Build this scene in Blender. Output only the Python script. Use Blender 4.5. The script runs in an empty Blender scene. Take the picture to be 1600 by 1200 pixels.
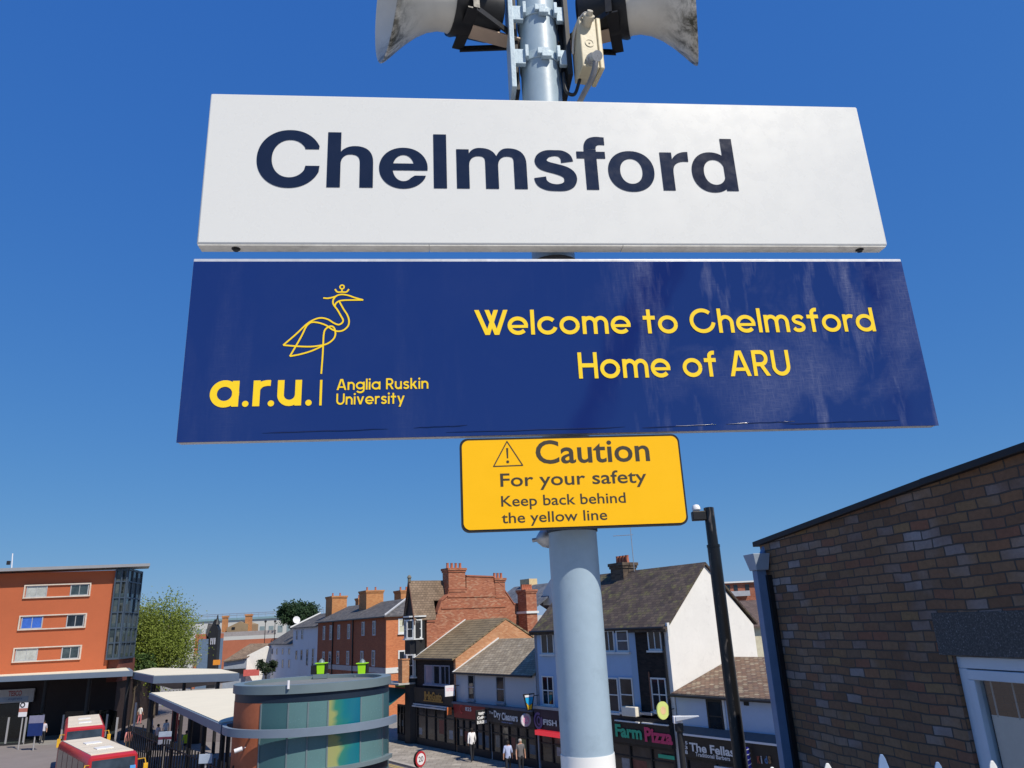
import bpy, bmesh, math, random
from mathutils import Vector, Matrix
from mathutils.geometry import delaunay_2d_cdt
random.seed(7)
S = bpy.context.scene
COL = S.collection
R = math.radians

# ------------------------------------------------------------------ camera
EYE = Vector((0, 0, 7.6)); FPX = 1161.0; PITCH = R(17.9); ROLL = R(2.7)
cd = bpy.data.cameras.new('camera'); cam = bpy.data.objects.new('camera', cd); COL.objects.link(cam)
cd.sensor_width = 36; cd.lens = 36 * FPX / 1600; cd.clip_start = 0.05; cd.clip_end = 6000
cam.matrix_world = Matrix.Translation(EYE) @ Matrix.Rotation(R(90) + PITCH, 4, 'X') @ Matrix.Rotation(-ROLL, 4, 'Z')
S.camera = cam
# ------------------------------------------------------------------ sky, sun, exposure
SUN_EL = R(50); SUN_AZ = R(137)          # azimuth clockwise from +Y (the viewing direction)
sdir = Vector((math.sin(SUN_AZ) * math.cos(SUN_EL), math.cos(SUN_AZ) * math.cos(SUN_EL), math.sin(SUN_EL)))
W = bpy.data.worlds.new('World'); S.world = W; W.use_nodes = True
nt = W.node_tree; bg = nt.nodes['Background']
sk = nt.nodes.new('ShaderNodeTexSky'); sk.sky_type = 'NISHITA'; sk.sun_disc = False
sk.sun_elevation = SUN_EL; sk.sun_rotation = SUN_AZ
sk.altitude = 0; sk.air_density = 1.0; sk.dust_density = 0.0; sk.ozone_density = 10.0
# the clear, deep blue of the day: a response per channel on the sky's own colour
sp_ = nt.nodes.new('ShaderNodeSeparateColor'); cb_ = nt.nodes.new('ShaderNodeCombineColor'); nt.links.new(sk.outputs[0], sp_.inputs[0])
for i_, (gain_, gam_) in enumerate(((.437, .85), (.49, .555), (.645, .22))):
    a_ = nt.nodes.new('ShaderNodeMath'); a_.operation = 'MULTIPLY'; a_.inputs[1].default_value = .1; nt.links.new(sp_.outputs[i_], a_.inputs[0])
    b_ = nt.nodes.new('ShaderNodeMath'); b_.operation = 'POWER'; b_.inputs[1].default_value = gam_; nt.links.new(a_.outputs[0], b_.inputs[0])
    c_ = nt.nodes.new('ShaderNodeMath'); c_.operation = 'MULTIPLY'; c_.inputs[1].default_value = gain_ * 10; nt.links.new(b_.outputs[0], c_.inputs[0]); nt.links.new(c_.outputs[0], cb_.inputs[i_])
nt.links.new(cb_.outputs[0], bg.inputs[0]); bg.inputs[1].default_value = 0.10
ld = bpy.data.lights.new('sun', 'SUN'); ld.energy = 5.0; ld.angle = R(0.5); ld.color = (1, .925, .80)
sun = bpy.data.objects.new('sun', ld); COL.objects.link(sun)
sun.rotation_euler = (-sdir).to_track_quat('-Z', 'Y').to_euler()
S.view_settings.view_transform = 'Standard'; S.view_settings.look = 'None'
S.view_settings.exposure = 0.0; S.view_settings.gamma = 1
# ------------------------------------------------------------------ pixel helpers (photograph pixels, 1600 x 1200)
_f = Vector((0, math.cos(PITCH), math.sin(PITCH))); _u0 = Vector((0, -math.sin(PITCH), math.cos(PITCH))); _r0 = Vector((1, 0, 0))
_r = _r0 * math.cos(ROLL) - _u0 * math.sin(ROLL); _u = _r0 * math.sin(ROLL) + _u0 * math.cos(ROLL)
def ray(x, y): return _f + _r * ((x - 800) / FPX) - _u * ((y - 600) / FPX)
def at(x, y, Y): d = ray(x, y); return EYE + d * (Y / d.y)
def gnd(x, y, z=0): d = ray(x, y); return EYE + d * ((z - EYE.z) / d.z)

class Fr:                       # a vertical reference plane: s along it, d out of it, z up
    def __init__(self, o, e, side=1):
        self.o = Vector((o[0], o[1], 0)); self.e = Vector((e[0], e[1], 0)).normalized()
        self.n = Vector((-self.e.y, self.e.x, 0)) * side
    def P(self, s, d, z): return self.o + self.e * s + self.n * d + Vector((0, 0, z))
    def px(self, x, y, d=0):
        r = ray(x, y); p = self.o + self.n * d; t = (p - EYE).dot(self.n) / r.dot(self.n)
        Q = EYE + r * t; return (Q - self.o).dot(self.e), Q.z
    def side(self, s): return Fr(self.P(s, 0, 0), self.n, 1)   # plane at right angles through s; its s runs along +n
G = Fr((0, 0), (1, 0), -1)       # s = x, d = -y

# ------------------------------------------------------------------ mesh builder
class MB:
    def __init__(self): self.v = []; self.f = []
    def add(self, vs, fs):
        k = len(self.v); self.v += [Vector(p) for p in vs]; self.f += [[i + k for i in f] for f in fs]; return self
    def hexa(self, a, b):        # two matching quads
        return self.add(list(a) + list(b), [(0, 1, 2, 3), (4, 5, 6, 7), (0, 1, 5, 4), (1, 2, 6, 5), (2, 3, 7, 6), (3, 0, 4, 7)])
    def box(self, fr, s0, s1, d0, d1, z0, z1):
        P = fr.P; return self.hexa([P(s0, d0, z0), P(s1, d0, z0), P(s1, d1, z0), P(s0, d1, z0)], [P(s0, d0, z1), P(s1, d0, z1), P(s1, d1, z1), P(s0, d1, z1)])
    def prism(self, poly, vec):
        n = len(poly); vec = Vector(vec); q = [Vector(p) for p in poly]; q2 = [p + vec for p in q]
        return self.add(q + q2, [list(range(n)), list(range(n, 2 * n))] + [(i, (i + 1) % n, n + (i + 1) % n, n + i) for i in range(n)])
    def tube(self, p0, p1, r0, r1=None, n=12, caps=True):
        return self.pipe([p0, p1], [r0, r0 if r1 is None else r1], n, caps)
    def pipe(self, pts, rs, n=10, caps=True):
        pts = [Vector(p) for p in pts]
        if not isinstance(rs, (list, tuple)): rs = [rs] * len(pts)
        k = len(self.v); m = len(pts); ref = None
        for i, p in enumerate(pts):
            t = (pts[min(i + 1, m - 1)] - pts[max(i - 1, 0)]).normalized()
            if ref is None: ref = Vector((0, 0, 1)) if abs(t.z) < .9 else Vector((1, 0, 0))
            a = ref - t * ref.dot(t); a.normalize(); b = t.cross(a); ref = a
            for j in range(n):
                an = 2 * math.pi * j / n; self.v.append(p + (a * math.cos(an) + b * math.sin(an)) * rs[i])
        for i in range(m - 1):
            for j in range(n):
                self.f.append([k + i * n + j, k + i * n + (j + 1) % n, k + (i + 1) * n + (j + 1) % n, k + (i + 1) * n + j])
        if caps: self.f.append([k + j for j in range(n)]); self.f.append([k + (m - 1) * n + j for j in range(n)])
        return self
    def lathe(self, o, ax, prof, n=32, closed=False):
        o = Vector(o); ax = Vector(ax).normalized(); ref = Vector((0, 0, 1)) if abs(ax.z) < .9 else Vector((1, 0, 0))
        a = (ref - ax * ref.dot(ax)).normalized(); b = ax.cross(a); k = len(self.v); m = len(prof)
        for t, r in prof:
            for j in range(n):
                an = 2 * math.pi * j / n; self.v.append(o + ax * t + (a * math.cos(an) + b * math.sin(an)) * max(r, 1e-4))
        for i in range(m if closed else m - 1):
            i2 = (i + 1) % m
            for j in range(n): self.f.append([k + i * n + j, k + i * n + (j + 1) % n, k + i2 * n + (j + 1) % n, k + i2 * n + j])
        return self
    def build(self, name, mat, parent=None, smooth=0, bevel=0, loc=None, recalc=True):
        me = bpy.data.meshes.new(name); off = Vector(loc) if loc is not None else (Vector(parent_loc(parent)) if parent else Vector((0, 0, 0)))
        me.from_pydata([p - off for p in self.v], [], self.f)
        if recalc:
            bm = bmesh.new(); bm.from_mesh(me); bmesh.ops.recalc_face_normals(bm, faces=bm.faces); bm.to_mesh(me); bm.free()
        finish(me, mat, smooth)
        o = bpy.data.objects.new(name, me); COL.objects.link(o)
        if parent: o.parent = parent
        elif loc is not None: o.location = loc
        if bevel:
            b = o.modifiers.new('bevel', 'BEVEL'); b.width = bevel; b.segments = 2; b.limit_method = 'ANGLE'; b.angle_limit = R(40)
        return o
def parent_loc(p):
    v = Vector((0, 0, 0))
    while p: v += p.location; p = p.parent
    return v
def finish(me, mat, smooth):
    for m in (mat if isinstance(mat, list) else [mat]): me.materials.append(m)
    uv = me.uv_layers.new(name='UVMap').data
    for p in me.polygons:
        n = p.normal; t = Vector((0, 0, 1)).cross(n)
        t = Vector((1, 0, 0)) if t.length < .02 else t.normalized()
        b = n.cross(t)
        for li in p.loop_indices:
            c = me.vertices[me.loops[li].vertex_index].co; uv[li].uv = (c.dot(t), c.dot(b))
    if smooth:
        me.polygons.foreach_set('use_smooth', [True] * len(me.polygons))
        me.set_sharp_from_angle(angle=R(smooth if smooth > 1 else 35))
    me.update()

def tag(o, label=None, cat=None, group=None, kind=None):
    if label: o['label'] = label
    if cat: o['category'] = cat
    if group: o['group'] = group
    if kind: o['kind'] = kind
    return o
def thing(name, label, cat, loc=(0, 0, 0), rz=0, group=None):
    o = bpy.data.objects.new(name, None); COL.objects.link(o); o.location = loc; o.rotation_euler = (0, 0, rz); o.empty_display_size = .2
    return tag(o, label, cat, group)
def dup(root, loc, rz=0, label=None, group=None):
    def cp(o, par):
        c = o.copy(); COL.objects.link(c); c.parent = par
        for ch in list(o.children): cp(ch, c)
        return c
    r = cp(root, None); r.location = loc; r.rotation_euler = (0, 0, rz)
    if label: r['label'] = label
    if group: r['group'] = group
    return r

# ------------------------------------------------------------------ materials
def lin(c):
    return tuple(((x / 255) / 12.92 if x <= 10 else (((x / 255) + .055) / 1.055) ** 2.4) for x in c) + (1,)
class Mat:
    def __init__(self, name):
        self.m = bpy.data.materials.new(name); self.m.use_nodes = True; self.t = self.m.node_tree; self.b = self.t.nodes['Principled BSDF']
    def n(self, ty, **kw):
        x = self.t.nodes.new(ty)
        for k, v in kw.items(): setattr(x, k, v)
        return x
    def l(self, a, b): self.t.links.new(a, b)
    def coord(self, which='Object'):
        c = self.n('ShaderNodeTexCoord'); return c.outputs[which]
    def noise(self, vec, scale, detail=4, rough=.6, dist=0):
        x = self.n('ShaderNodeTexNoise'); x.inputs['Scale'].default_value = scale; x.inputs['Detail'].default_value = detail
        x.inputs['Roughness'].default_value = rough; x.inputs['Distortion'].default_value = dist; self.l(vec, x.inputs['Vector']); return x.outputs['Fac']
    def ramp(self, fac, stops, interp='LINEAR'):
        x = self.n('ShaderNodeValToRGB'); cr = x.color_ramp; cr.interpolation = interp
        while len(cr.elements) < len(stops): cr.elements.new(.5)
        for e, (p, c) in zip(cr.elements, stops): e.position = p; e.color = c if len(c) == 4 else tuple(c) + (1,)
        self.l(fac, x.inputs[0]); return x.outputs[0]
    def mix(self, fac, a, b, mode='MIX'):
        x = self.n('ShaderNodeMix', data_type='RGBA', blend_type=mode)
        for s, v in ((x.inputs[0], fac), (x.inputs[6], a), (x.inputs[7], b)):
            if isinstance(v, (int, float)): s.default_value = v
            elif isinstance(v, tuple): s.default_value = v
            else: self.l(v, s)
        return x.outputs[2]
    def math(self, op, a, b=0.0):
        x = self.n('ShaderNodeMath', operation=op)
        for s, v in ((x.inputs[0], a), (x.inputs[1], b)):
            if isinstance(v, (int, float)): s.default_value = v
            else: self.l(v, s)
        return x.outputs[0]
    def bump(self, h, strength=.3, dist=.01):
        x = self.n('ShaderNodeBump'); x.inputs['Strength'].default_value = strength; x.inputs['Distance'].default_value = dist
        self.l(h, x.inputs['Height']); self.l(x.outputs[0], self.b.inputs['Normal'])
    def set(self, rough=.6, metal=0, spec=.5):
        self.b.inputs['Roughness'].default_value = rough; self.b.inputs['Metallic'].default_value = metal; self.b.inputs['Specular IOR Level'].default_value = spec
_cache = {}
def paint(name, col, rough=.55, metal=0, var=.18, scale=2.5, bump=0, spec=.4, grime=0):
    """painted / plastered / metal surface with two scales of mottling"""
    if name in _cache: return _cache[name]
    M = Mat(name); M.set(rough, metal, spec); v = M.coord()
    a = M.noise(v, scale, 6, .65); b = M.noise(v, scale * 9, 3)
    f = M.math('ADD', M.math('MULTIPLY', a, .7), M.math('MULTIPLY', b, .3))
    c = col if len(col) == 4 else tuple(col) + (1,)
    d = tuple(x * (1 - var) for x in c[:3]) + (1,); h = tuple(min(1, x * (1 + var)) for x in c[:3]) + (1,)
    out = M.ramp(f, [(.3, d), (.7, h)])
    if grime:
        g = M.ramp(M.noise(v, scale * 2.3, 8, .75, .3), [(.55, (0, 0, 0)), (.75, (1, 1, 1))])
        out = M.mix(M.math('MULTIPLY', g, grime), out, tuple(x * .35 for x in c[:3]) + (1,))
    M.l(out, M.b.inputs['Base Color'])
    rr = M.n('ShaderNodeMapRange'); M.l(b, rr.inputs[0]); rr.inputs[3].default_value = max(.02, rough - .08); rr.inputs[4].default_value = min(1, rough + .08); M.l(rr.outputs[0], M.b.inputs['Roughness'])
    if bump: M.bump(b, bump, .01)
    _cache[name] = M.m; return M.m
def glass(name='window_glass', col=(.012, .016, .022), rough=.06, var=.5):
    if name in _cache: return _cache[name]
    M = Mat(name); M.set(rough, 0, .55); v = M.coord()
    M.l(M.ramp(M.noise(v, .9, 3), [(.3, tuple(x * (1 - var) for x in col)), (.7, tuple(x * (1 + var * 2) for x in col))]), M.b.inputs['Base Color'])
    M.bump(M.noise(v, 1.2, 2), .04, .05); _cache[name] = M.m; return M.m
def brick(name, cols, mortar, bw=.225, bh=.075, mo=.012, bump=.6, dist=.01, patch=None, mix_scale=.6):
    """per-brick colours picked from cols, mortar joints, uneven courses, bump"""
    M = Mat(name); M.set(.85, 0, .25); uv = M.coord('UV')
    nz = M.n('ShaderNodeTexNoise'); nz.inputs['Scale'].default_value = 3.5; nz.inputs['Detail'].default_value = 3; M.l(uv, nz.inputs['Vector'])
    sub = M.n('ShaderNodeVectorMath', operation='SUBTRACT'); M.l(nz.outputs['Color'], sub.inputs[0]); sub.inputs[1].default_value = (.5, .5, .5)
    sc = M.n('ShaderNodeVectorMath', operation='SCALE'); M.l(sub.outputs[0], sc.inputs[0]); sc.inputs['Scale'].default_value = dist
    ad = M.n('ShaderNodeVectorMath', operation='ADD'); M.l(uv, ad.inputs[0]); M.l(sc.outputs[0], ad.inputs[1])
    def bk(sz):
        b = M.n('ShaderNodeTexBrick'); M.l(ad.outputs[0], b.inputs['Vector']); b.inputs['Scale'].default_value = 1
        b.inputs['Brick Width'].default_value = bw; b.inputs['Row Height'].default_value = bh; b.inputs['Mortar Size'].default_value = sz
        b.inputs['Mortar Smooth'].default_value = .25; b.inputs['Bias'].default_value = 0
        b.inputs['Color1'].default_value = (0, 0, 0, 1); b.inputs['Color2'].default_value = (1, 1, 1, 1); b.inputs['Mortar'].default_value = (.5, .5, .5, 1); return b
    b = bk(mo / 2); pure = bk(0)
    n = len(cols); c = M.ramp(pure.outputs['Color'], [((i + .5) / n, k) for i, k in enumerate(cols)], 'LINEAR')
    if patch:
        pc, sc2, lo, hi = patch
        big = M.noise(uv, sc2, 3, .6)
        g = M.math('ADD', M.math('MULTIPLY', pure.outputs['Color'], .45), M.math('MULTIPLY', big, .75))
        c = M.mix(M.ramp(g, [(lo, (0, 0, 0)), (hi, (1, 1, 1))]), c, tuple(pc) + (1,))
    fine = M.noise(uv, 30, 5, .7); mid = M.noise(uv, mix_scale, 4)
    c = M.mix(.55, c, M.ramp(fine, [(.25, (.55, .55, .55)), (.75, (1.2, 1.2, 1.2))]), 'MULTIPLY')
    c = M.mix(.5, c, M.ramp(mid, [(.3, (.7, .7, .7)), (.7, (1.1, 1.1, 1.1))]), 'MULTIPLY')
    c = M.mix(b.outputs['Fac'], c, tuple(mortar) + (1,))
    M.l(c, M.b.inputs['Base Color'])
    h = M.math('SUBTRACT', M.math('MULTIPLY', fine, .35), b.outputs['Fac']); M.bump(h, bump, .012)
    return M.m
def tiles(name, cols, w=.25, h=.22, gap=.012, moss=None, bump=.5):
    """roof slates or tiles: per-tile colours in staggered courses"""
    M = Mat(name); M.set(.85, 0, .25); uv = M.coord('UV')
    b = M.n('ShaderNodeTexBrick'); M.l(uv, b.inputs['Vector']); b.inputs['Scale'].default_value = 1
    b.inputs['Brick Width'].default_value = w; b.inputs['Row Height'].default_value = h; b.inputs['Mortar Size'].default_value = gap; b.inputs['Mortar Smooth'].default_value = .6
    b.inputs['Color1'].default_value = (0, 0, 0, 1); b.inputs['Color2'].default_value = (1, 1, 1, 1); b.inputs['Mortar'].default_value = (.5, .5, .5, 1)
    n = len(cols); c = M.ramp(b.outputs['Color'], [((i + .5) / n, k) for i, k in enumerate(cols)])
    c = M.mix(.6, c, M.ramp(M.noise(uv, .8, 5, .65), [(.3, (.45, .45, .45)), (.7, (1.15, 1.15, 1.15))]), 'MULTIPLY')
    if moss: c = M.mix(M.ramp(M.noise(uv, 1.3, 7, .75), [(moss[1], (0, 0, 0)), (moss[1] + .15, (1, 1, 1))]), c, tuple(moss[0]) + (1,))
    c = M.mix(M.math('MULTIPLY', b.outputs['Fac'], .7), c, (.03, .028, .025, 1)); M.l(c, M.b.inputs['Base Color'])
    M.bump(M.math('SUBTRACT', M.math('MULTIPLY', M.noise(uv, 14, 3), .5), b.outputs['Fac']), bump, .03); return M.m
def leafmat(name, a, b):
    M = Mat(name); M.set(.6, 0, .2); v = M.coord()
    gi = M.n('ShaderNodeNewGeometry')
    f = M.math('ADD', M.math('MULTIPLY', M.noise(v, .5, 4), .6), M.math('MULTIPLY', gi.outputs['Random Per Island'], .4))
    M.l(M.ramp(f, [(.3, a), (.7, b)]), M.b.inputs['Base Color'])
    tr = M.n('ShaderNodeBsdfTranslucent'); tr.inputs[0].default_value = tuple(b) + (1,)
    mx = M.n('ShaderNodeMixShader'); mx.inputs[0].default_value = .25; M.l(M.b.outputs[0], mx.inputs[1]); M.l(tr.outputs[0], mx.inputs[2])
    M.l(mx.outputs[0], M.t.nodes['Material Output'].inputs[0]); return M.m

# ------------------------------------------------------------------ lettering
def union2d(polys):
    vs = []; fs = []
    for p in polys:
        p = [q for i, q in enumerate(p) if math.hypot(q[0] - p[i - 1][0], q[1] - p[i - 1][1]) > 1e-6]
        if len(p) < 3: continue
        a = sum(p[i][0] * p[(i + 1) % len(p)][1] - p[(i + 1) % len(p)][0] * p[i][1] for i in range(len(p)))
        if abs(a) < 1e-9: continue
        if a < 0: p = p[::-1]
        k = len(vs); vs += [Vector((q[0], q[1])) for q in p]; fs.append(list(range(k, k + len(p))))
    V, E_, F_, ov, oe, of = delaunay_2d_cdt(vs, [], fs, 0, 1e-5)
    bb = [(min(q[0] for q in p), max(q[0] for q in p), min(q[1] for q in p), max(q[1] for q in p), p) for p in polys]
    def inside(x, y):
        for x0, x1, y0, y1, p in bb:
            if x0 <= x <= x1 and y0 <= y <= y1:
                c = False; j = len(p) - 1
                for i in range(len(p)):
                    if (p[i][1] > y) != (p[j][1] > y) and x < (p[j][0] - p[i][0]) * (y - p[i][1]) / (p[j][1] - p[i][1]) + p[i][0]: c = not c
                    j = i
                if c: return True
        return False
    keep = []
    for f in F_:
        if len(f) == 3:
            if inside(sum(V[i][0] for i in f) / 3, sum(V[i][1] for i in f) / 3): keep.append(list(f))
    return [tuple(v) for v in V], keep
def arc(cx, cy, rx, ry, a0, a1, n=None, ex=1.0):
    n = n or max(4, int(abs(a1 - a0) / 9)); o = []
    for i in range(n + 1):
        a = R(a0 + (a1 - a0) * i / n); c, s = math.cos(a), math.sin(a)
        o.append((cx + rx * math.copysign(abs(c) ** ex, c), cy + ry * math.copysign(abs(s) ** ex, s)))
    return o
def bez(*p, n=10):
    o = []
    for i in range(n + 1):
        t = i / n; o.append(tuple((1 - t) ** 3 * p[0][k] + 3 * (1 - t) ** 2 * t * p[1][k] + 3 * (1 - t) * t * t * p[2][k] + t ** 3 * p[3][k] for k in (0, 1)))
    return o
def spline(pts, sub=6):
    o = []; n = len(pts)
    for i in range(n - 1):
        p0, p1, p2, p3 = pts[max(i - 1, 0)], pts[i], pts[i + 1], pts[min(i + 2, n - 1)]
        for j in range(sub):
            t = j / sub
            o.append(tuple(.5 * (2 * p1[k] + (p2[k] - p0[k]) * t + (2 * p0[k] - 5 * p1[k] + 4 * p2[k] - p3[k]) * t * t + (3 * p1[k] - p0[k] - 3 * p2[k] + p3[k]) * t ** 3) for k in range(len(p1))))
    o.append(tuple(pts[-1])); return o
def strip(pts, w):
    """quads of a stroke along pts; w a width or one width per point"""
    n = len(pts); L = []; Q = []
    for i in range(n):
        a = pts[max(i - 1, 0)]; b = pts[min(i + 1, n - 1)]; tx, ty = b[0] - a[0], b[1] - a[1]; l = math.hypot(tx, ty) or 1
        h = (w[i] if isinstance(w, (list, tuple)) else w) / 2; L.append((pts[i][0] - ty / l * h, pts[i][1] + tx / l * h)); Q.append((pts[i][0] + ty / l * h, pts[i][1] - tx / l * h))
    return [[L[i], Q[i], Q[i + 1], L[i + 1]] for i in range(n - 1)]
def disc(x, y, r, n=20): return [(x + r * math.cos(2 * math.pi * i / n), y + r * math.sin(2 * math.pi * i / n)) for i in range(n)]
def rect(x0, y0, x1, y1): return [(x0, y0), (x1, y0), (x1, y1), (x0, y1)]
def hline(p, q, hw): return [[(p[0] - hw, p[1]), (p[0] + hw, p[1]), (q[0] + hw, q[1]), (q[0] - hw, q[1])]]
def flat(name, polys, fr, mat, parent, d, sx=1, s0=0, z0=0, k=1.0):
    V, F_ = union2d(polys); m = MB()
    m.add([fr.P(s0 + sx * x * k, d, z0 + y * k) for x, y in V], F_); return m.build(name, mat, parent, recalc=False)
SW = .155
def glyph(c):
    w = SW; h = w / 2; st = lambda x, y0, y1: [rect(x - h, y0, x + h, y1)]; hz = lambda x0, x1, y: [rect(x0, y - h, x1, y + h)]; q = .72
    A = lambda *a: strip(arc(*a), w)
    if c == 'o': return A(.40, .36, .33, .29, 0, 360), .80
    if c == 'e': return A(.40, .36, .33, .29, -2, 318) + [rect(.05, .27, .80, .385)], .80
    if c == 'c': return A(.40, .36, .33, .29, 42, 345), .78
    if c == 'l': return st(h, 0, 1), w
    if c == 'i': return st(h, 0, q) + [disc(h, .93, .095)], w
    if c == 'W': return hline((.09, 1), (.5, 0), .09) + hline((.5, 0), (.86, 1), .09) + hline((.5, 1), (.87, 0), .09) + hline((.87, 0), (1.24, 1), .09), 1.20
    if c == 'm': return st(h, 0, q) + A(.30, .42, .226, .23, 180, 0) + st(.526, 0, .43) + A(.752, .42, .226, .23, 180, 0) + st(.978, 0, .43), 1.05
    if c == 'n': return st(h, 0, q) + A(.325, .40, .25, .25, 180, 0) + st(.575, 0, .41), .65
    if c == 'h': return st(h, 0, 1) + A(.325, .40, .25, .25, 180, 0) + st(.575, 0, .41), .65
    if c == 'u': return st(h, .32, q) + A(.325, .32, .25, .25, 180, 360) + st(.575, 0, q), .65
    if c == 't': return st(.24, 0, .98) + hz(0, .50, .64), .50
    if c == 's': return strip(spline([(.50, .56), (.41, .635), (.29, .648), (.16, .61), (.105, .52), (.16, .43), (.30, .375), (.44, .31), (.495, .21), (.44, .115), (.31, .072), (.17, .09), (.085, .17)], 4), w * .95), .57
    if c == 'f': return st(.24, 0, .80) + A(.42, .79, .18, .14, 180, 75) + hz(0, .50, .64), .52
    if c == 'r': return st(h, 0, q) + A(.325, .40, .25, .25, 180, 62), .44
    if c == 'd': return A(.40, .36, .33, .29, 0, 360) + st(.73, 0, 1), .80
    if c == 'a': return A(.40, .36, .33, .29, 0, 360) + st(.73, 0, q), .80
    if c == 'g': return A(.40, .38, .33, .27, 0, 360) + st(.73, .0, q) + A(.40, .0, .33, .24, 0, -150), .80
    if c == 'C': return A(.53, .5, .46, .43, 47, 350), 1.06
    if c == 'H': return st(h, 0, 1) + st(.71, 0, 1) + hz(h, .71, .5), .78
    if c == 'A': return hline((.085, 0), (.40, 1), .085) + hline((.48, 1), (.80, 0), .085) + [rect(.2, .2, .68, .33), rect(.33, .95, .55, 1)], .88
    if c == 'R': return st(h, 0, 1) + hz(h, .35, .93) + A(.35, .69, .24, .24, 90, -90) + hz(h, .35, .45) + hline((.34, .46), (.62, 0), .09), .70
    if c == 'U': return st(h, .37, 1) + A(.385, .38, .313, .31, 180, 360) + st(.698, .37, 1), .77
    if c == 'k': return st(h, 0, 1) + hline((.16, .30), (.50, q), .1) + hline((.28, .42), (.55, 0), .1), .64
    if c == 'v': return hline((.085, q), (.35, 0), .085) + hline((.35, 0), (.61, q), .085), .70
    if c == 'y': return hline((.085, q), (.36, 0), .085) + hline((.22, -.28), (.62, q), .085), .70
    return [], .30
def geo_text(txt, x0, x1, y, cap, gap=.115):
    """geometric sans, mono stroke; fitted between x0 and x1"""
    ps = []; x = 0
    for c in txt:
        g, w = glyph(c); ps += [[(x + p[0], p[1]) for p in q] for q in g]; x += w + gap
    kx = (x1 - x0) / (x - gap); return [[(x0 + p[0] * kx, y + p[1] * cap) for p in q] for q in ps]
def bf_text(name, txt, fr, sL, sR, z0, z1, d, mat, parent, bold=.0, slope=0.0):
    """lettering in the built-in humanist face fitted to a box; sL is where the first letter starts"""
    c = bpy.data.curves.new('lettering', 'FONT'); c.body = txt; c.offset = bold; c.resolution_u = 4
    o = bpy.data.objects.new('lettering', c); COL.objects.link(o); dg = bpy.context.evaluated_depsgraph_get()
    me0 = bpy.data.meshes.new_from_object(o.evaluated_get(dg)); bpy.data.objects.remove(o); bpy.data.curves.remove(c)
    xs = [v.co.x for v in me0.vertices]; ys = [v.co.y for v in me0.vertices]
    xa, xb, ya, yb = min(xs), max(xs), min(ys), max(ys); m = MB()
    m.add([fr.P(sL + (v.co.x - xa) / (xb - xa) * (sR - sL), d, z0 + (v.co.y - ya) / (yb - ya) * (z1 - z0)) for v in me0.vertices], [list(p.vertices) for p in me0.polygons])
    bpy.data.meshes.remove(me0); return m.build(name, mat, parent, recalc=False)

# =================================================================== SETTING
m_ground = paint('concrete_ground', (.24, .23, .215), .9, 0, .2, 1.2, .3)
m_pave = tiles('paving_slabs', [(.30, .27, .235), (.36, .325, .28), (.42, .38, .33), (.33, .30, .26)], .6, .6, .012)
def sheet(name, pts, mat, z, kind='structure'):
    m = MB(); m.add([(p[0], p[1], z) for p in pts], [list(range(len(pts)))]); o = m.build(name, mat, recalc=False)
    return tag(o, kind=kind)
sheet('ground', [(-3000, -800), (3000, -800), (3000, 4000), (-3000, 4000)], m_ground, 0)
SH = Fr((-5.69, 53.155), (-.5878, .8090))            # shop fronts: s runs away down the street, d out over the pavement
def slab(name, fr, s0, s1, d0, d1, z0, z1, mat):
    return tag(MB().box(fr, s0, s1, d0, d1, z0, z1).build(name, mat), kind='structure')
slab('pavement', SH, -40, 60, -.3, 4.1, -.3, .12, m_pave)
m_kerb = paint('kerb_stone', (.36, .33, .29), .85, 0, .15, 3)
slab('kerb', SH, -40, 60, 4.1, 4.4, -.3, .125, m_kerb)
m_road = paint('road_asphalt', (.165, .14, .135), .9, 0, .15, .8, .3)
sheet('road', [SH.P(s, d, 0) for s, d in ((-40, 4.4), (60, 4.4), (60, 16), (-40, 16))], m_road, .004)
m_line = paint('road_line_paint', (.5, .36, .06), .8, 0, .2, 4)
for k in (4.62, 4.86):
    sheet('road_marking', [SH.P(s, d, 0) for s, d in ((-30, k), (60, k), (60, k + .09), (-30, k + .09))], m_line, .008)
m_fore = paint('bus_station_tarmac', (.21, .185, .175), .9, 0, .12, .6, .2)
sheet('bus_station_road', [(-75, 30), (-14, 26), (-14, 60), (-30, 64), (-75, 72)], m_fore, .012)
m_plat = paint('platform_surface', (.42, .40, .37), .9, 0, .15, 2)
slab('platform', G, -70, 70, -2.62, 9, 0, 5.98, m_plat)

# =================================================================== POLE AND ITS SIGNS
PX, PY = .1542, 2.1861
SG = Fr((PX + .135 * .101, PY - .135 * .995), (.995, .101), -1)   # front plane of the signs
m_pole = paint('grey_blue_pole_paint', (.315, .41, .49), .42, 0, .08, 5, .03, .5, .22)
m_steel = paint('bracket_paint', (.40, .50, .57), .5, .1, .15, 12, .1, .5, .4)
m_black = paint('black_plastic', (.012, .012, .013), .5, 0, .3, 8)
m_dark = paint('dark_steel', (.03, .03, .032), .5, .3, .3, 9)
m_white = paint('white_enamel', (.70, .70, .668), .28, 0, .006, 1.5, .004, .5)
m_galv = paint('galvanised_steel', (.45, .46, .47), .4, .7, .25, 14, .05)
PC = Vector((PX, PY, 0))
pole = thing('sign_post', 'round grey blue steel post carrying the station signs', 'post', (PX, PY, 5.98))
MB().lathe((PX, PY, 5.98), (0, 0, 1), [(0, .001), (0, .07), (3.95, .07), (3.96, .06), (3.96, .001)], 64).build('tube', m_pole, pole, 35)
m_sleeve = paint('white_sleeve', (.74, .74, .72), .35, 0, .03, 2)
MB().lathe((PX, PY, 6.3), (0, 0, 1), [(0, .07), (0, .0722), (.885, .0722), (.887, .0735), (.89, .0722), (.958, .0722), (.965, .0715), (.965, .07)], 64).build('reflective_sleeve', m_sleeve, pole, 35)
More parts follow.
